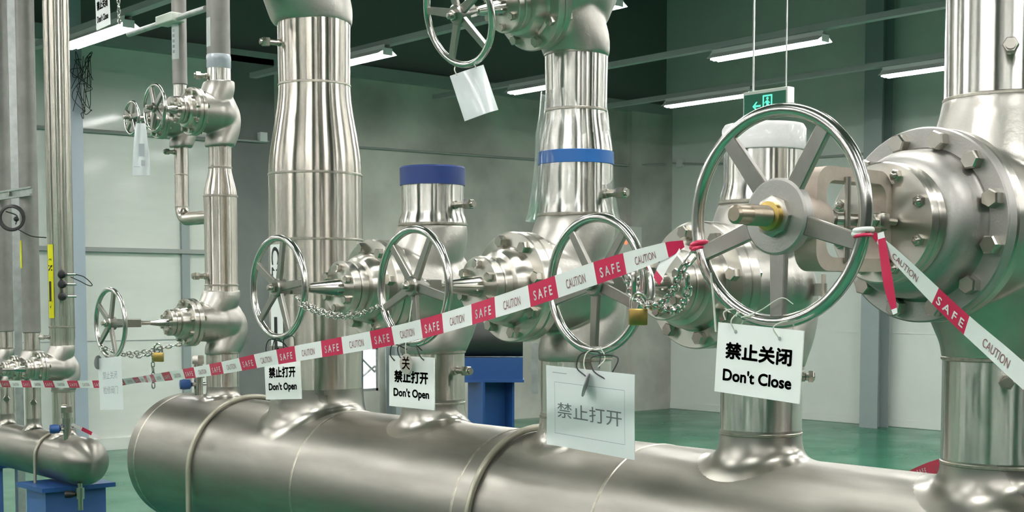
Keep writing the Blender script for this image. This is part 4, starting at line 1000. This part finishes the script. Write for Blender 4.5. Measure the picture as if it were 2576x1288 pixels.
# ---------------------------------------------------------------- caution tape
PERIOD = 0.22
def ribbon(label, pts, widths, phase, text=True, tilt=None, flip=1, name='caution_tape', red_len=0.094, seed=0, chars=True):
    """tape from left to right; red where (s - phase) mod PERIOD < red_len"""
    P = catmull(pts, 40); Wd = [q.x for q in catmull([(w_, 0, 0) for w_ in widths], 40)]
    T = [q.x for q in catmull([(a_, 0, 0) for a_ in (tilt or [0.0] * len(pts))], 40)]
    S = [0.0]
    for a_, c_ in zip(P, P[1:]): S.append(S[-1] + (c_ - a_).length)
    total = S[-1]
    def sample(s):
        s = min(max(s, 0), total - 1e-6); lo, hi = 0, len(S) - 1
        while hi - lo > 1:
            mid = (lo + hi) // 2
            if S[mid] <= s: lo = mid
            else: hi = mid
        f = (s - S[lo]) / max(1e-9, S[hi] - S[lo])
        p = P[lo].lerp(P[hi], f); d = (P[min(hi + 1, len(P) - 1)] - P[max(lo - 1, 0)]).normalized()
        return p, d, Wd[lo] * (1 - f) + Wd[hi] * f, T[lo] * (1 - f) + T[hi] * f
    def at(s, v, off=0.0):
        p, d, w_, a_ = sample(s)
        up = Vector((0, 0, 1)); up = (up - d * up.dot(d)).normalized()
        nrm = d.cross(up).normalized()
        up2 = up * math.cos(a_) + nrm * math.sin(a_); n2 = d.cross(up2).normalized()
        curl = 0.0012 * math.sin(9 * s + seed) * (v / 0.5)
        return p + up2 * v * w_ + n2 * (off + curl)
    t = thing(name, label, 'tape', P[0])
    o0 = P[0]
    cuts = {0.0, total}; k0 = int(-phase / PERIOD) - 2
    for k in range(k0, k0 + int(total / PERIOD) + 6):
        for e in (0, red_len):
            s = phase + k * PERIOD + e
            if 0 < s < total: cuts.add(s)
    n = int(total / 0.012)
    for k in range(1, n): cuts.add(total * k / n)
    cs = sorted(cuts); b = nb(); rows = []
    for s in cs: rows.append([b.verts.new(at(s, v) - o0) for v in (-0.5, -0.25, 0, 0.25, 0.5)])
    for i in range(len(cs) - 1):
        mid = (cs[i] + cs[i + 1]) / 2; red = ((mid - phase) % PERIOD) < red_len
        for q in range(4):
            f = b.faces.new((rows[i][q], rows[i + 1][q], rows[i + 1][q + 1], rows[i][q + 1])); f.material_index = 1 if red else 0
    strip = obj('strip', b, ['tape_white', 'tape_red'], t, angle=180)
    if text:
        b1, b2 = nb(), nb()
        for k in range(k0, k0 + int(total / PERIOD) + 6):
            sr = phase + k * PERIOD + red_len / 2; sw_ = phase + k * PERIOD + red_len + (PERIOD - red_len) / 2
            if 0.04 < sr < total - 0.04:
                wl = sample(sr)[2]
                text_bm(b1, 'S A F E', 0.026, lambda u, v, s0=sr: at(s0 + u, v / 0.042 - 0.06, 0.0008) - o0, bold=0.0005, width=0.062, height=0.018, sub=1); obj('safe_print', b1, 'tape_white', strip, smooth=False); b1 = nb()
            if 0.05 < sw_ < total - 0.05:
                text_bm(b2, 'CAUTION', 0.024, lambda u, v, s0=sw_: at(s0 + u, v / 0.042 - 0.05, 0.0008) - o0, bold=0.0, width=0.062, height=0.017, sub=1); obj('caution_print', b2, 'ink_tape', strip, smooth=False); b2 = nb()
        b1.free(); b2.free()
    return t
main_pts = [(2.19, 6.27, 1.165), (2.215, 5.595, 1.195), (2.235, 5.053, 1.22), (2.19, 4.64, 1.256), (2.018, 4.119, 1.294), (1.938, 3.599, 1.344), (1.908, 3.193, 1.394), (1.906, 2.647, 1.464), (1.862, 2.229, 1.532), (1.829, 1.894, 1.598), (1.80, 1.70, 1.632), (1.80, 1.645, 1.645)]
# measure arc length to place the print where the photo has it
def arclen(pts, target):
    P = catmull(pts, 40); s = 0; best = (9, 0)
    for a_, c_ in zip(P, P[1:]):
        dd = (a_ - Vector(target)).length
        if dd < best[0]: best = (dd, s)
        s += (c_ - a_).length
    return best[1]
ph = arclen(main_pts, (1.829, 1.894, 1.598)) - 0.004
ribbon('long red and white caution tape sagging across the handwheels', main_pts, [0.030, 0.030, 0.030, 0.024, 0.028, 0.034, 0.040, 0.044, 0.045, 0.043, 0.030, 0.012], ph, tilt=[0.3, 0.3, 0.3, 0.5, 0.35, 0.2, 0.1, 0.05, 0.0, 0.05, 0.2, 0.3])
right_pts = [(1.892, 1.318, 1.652), (1.885, 1.27, 1.615), (1.878, 1.161, 1.526), (1.855, 1.07, 1.467), (1.83, 0.98, 1.41), (1.78, 0.80, 1.30)]
ribbon('red and white caution tape running down to the right edge', right_pts, [0.012, 0.026, 0.034, 0.036, 0.036, 0.036], 0.157, tilt=[0.2, 0.3, 0.2, 0.1, 0.1, 0.1], red_len=0.075)
ribbon('short red tape tail hanging right of the big handwheel', [(1.885, 1.30, 1.655), (1.885, 1.292, 1.615), (1.885, 1.283, 1.57), (1.885, 1.27, 1.525)], [0.012, 0.020, 0.021, 0.010], 0.01, tilt=[0, 0.2, 0.1, 0], red_len=0.115, text=False)
ribbon('white tape tail hanging at the knot on the big wheel left side', [(1.80, 1.655, 1.638), (1.803, 1.69, 1.615), (1.805, 1.715, 1.58)], [0.014, 0.030, 0.026], -0.15, tilt=[0.1, 0.2, 0.1], red_len=0.03, text=False)
ribbon('loose red and white tape lying behind the header at right', [(2.99, 2.00, 1.085), (2.907, 1.897, 1.128), (2.797, 1.729, 1.163), (2.815, 1.58, 1.18)], [0.008, 0.016, 0.05, 0.055], 0.04, tilt=[0.3, 0.2, 0.1, 0], red_len=0.30)
ribbon('short red and white tape tied under the smaller header valve', [(2.50, 5.985, 0.985), (2.55, 5.94, 0.955), (2.60, 5.89, 0.92)], [0.014, 0.018, 0.016], 0.055, tilt=[0, 0.1, 0], red_len=0.05, text=False)
def knot(label, c, axis, R, r, m, m2):
    t = thing('tape_knot', label, 'tape', c)
    b = nb(); torus(b, (0, 0, 0), axis, R, r, 24, 10); ball(b, (-0.006, 0.004, -0.006), 0.009, (1, 1.6, 0.8)); obj('wrap', b, m, t)
    b = nb(); torus(b, (0, 0, -0.009), axis, R, r * 0.7, 24, 8); obj('lower_wrap', b, m2, t)
knot('red tape knot tied round the left of the big wheel rim', (1.893, 1.691, 1.648), (0.05, 0.25, 1), 0.0135, 0.0045, 'tape_red', 'tape_red')
knot('white and red tape knot round the right of the big wheel rim', (1.893, 1.338, 1.66), (0, 0.1, 1), 0.0135, 0.0045, 'tape_white', 'tape_red')

# ---------------------------------------------------------------- cable tangle on the left column, chain at top left
b = nb(); rnd = random.Random(3)
for k in range(9):
    pts = [(5.57 + rnd.uniform(-0.09, 0.13), 12.97 - rnd.uniform(0, 0.05), 3.62 + rnd.uniform(-0.3, 0.3)) for _ in range(5)]
    tube(b, catmull(pts, 8), 0.0035, 5)
simple('cable_tangle', 'tangle of thin dark cables hanging on the left steel column', 'cable', b, 'wire')
chain('short steel chain hanging at the top beside the upper left sign', [[(2.44, 5.29, 2.95), (2.44, 5.285, 2.75), (2.44, 5.28, 2.645)], [(2.44, 5.265, 2.95), (2.44, 5.262, 2.72)]], L=0.026, r=0.0025, wd=0.008)
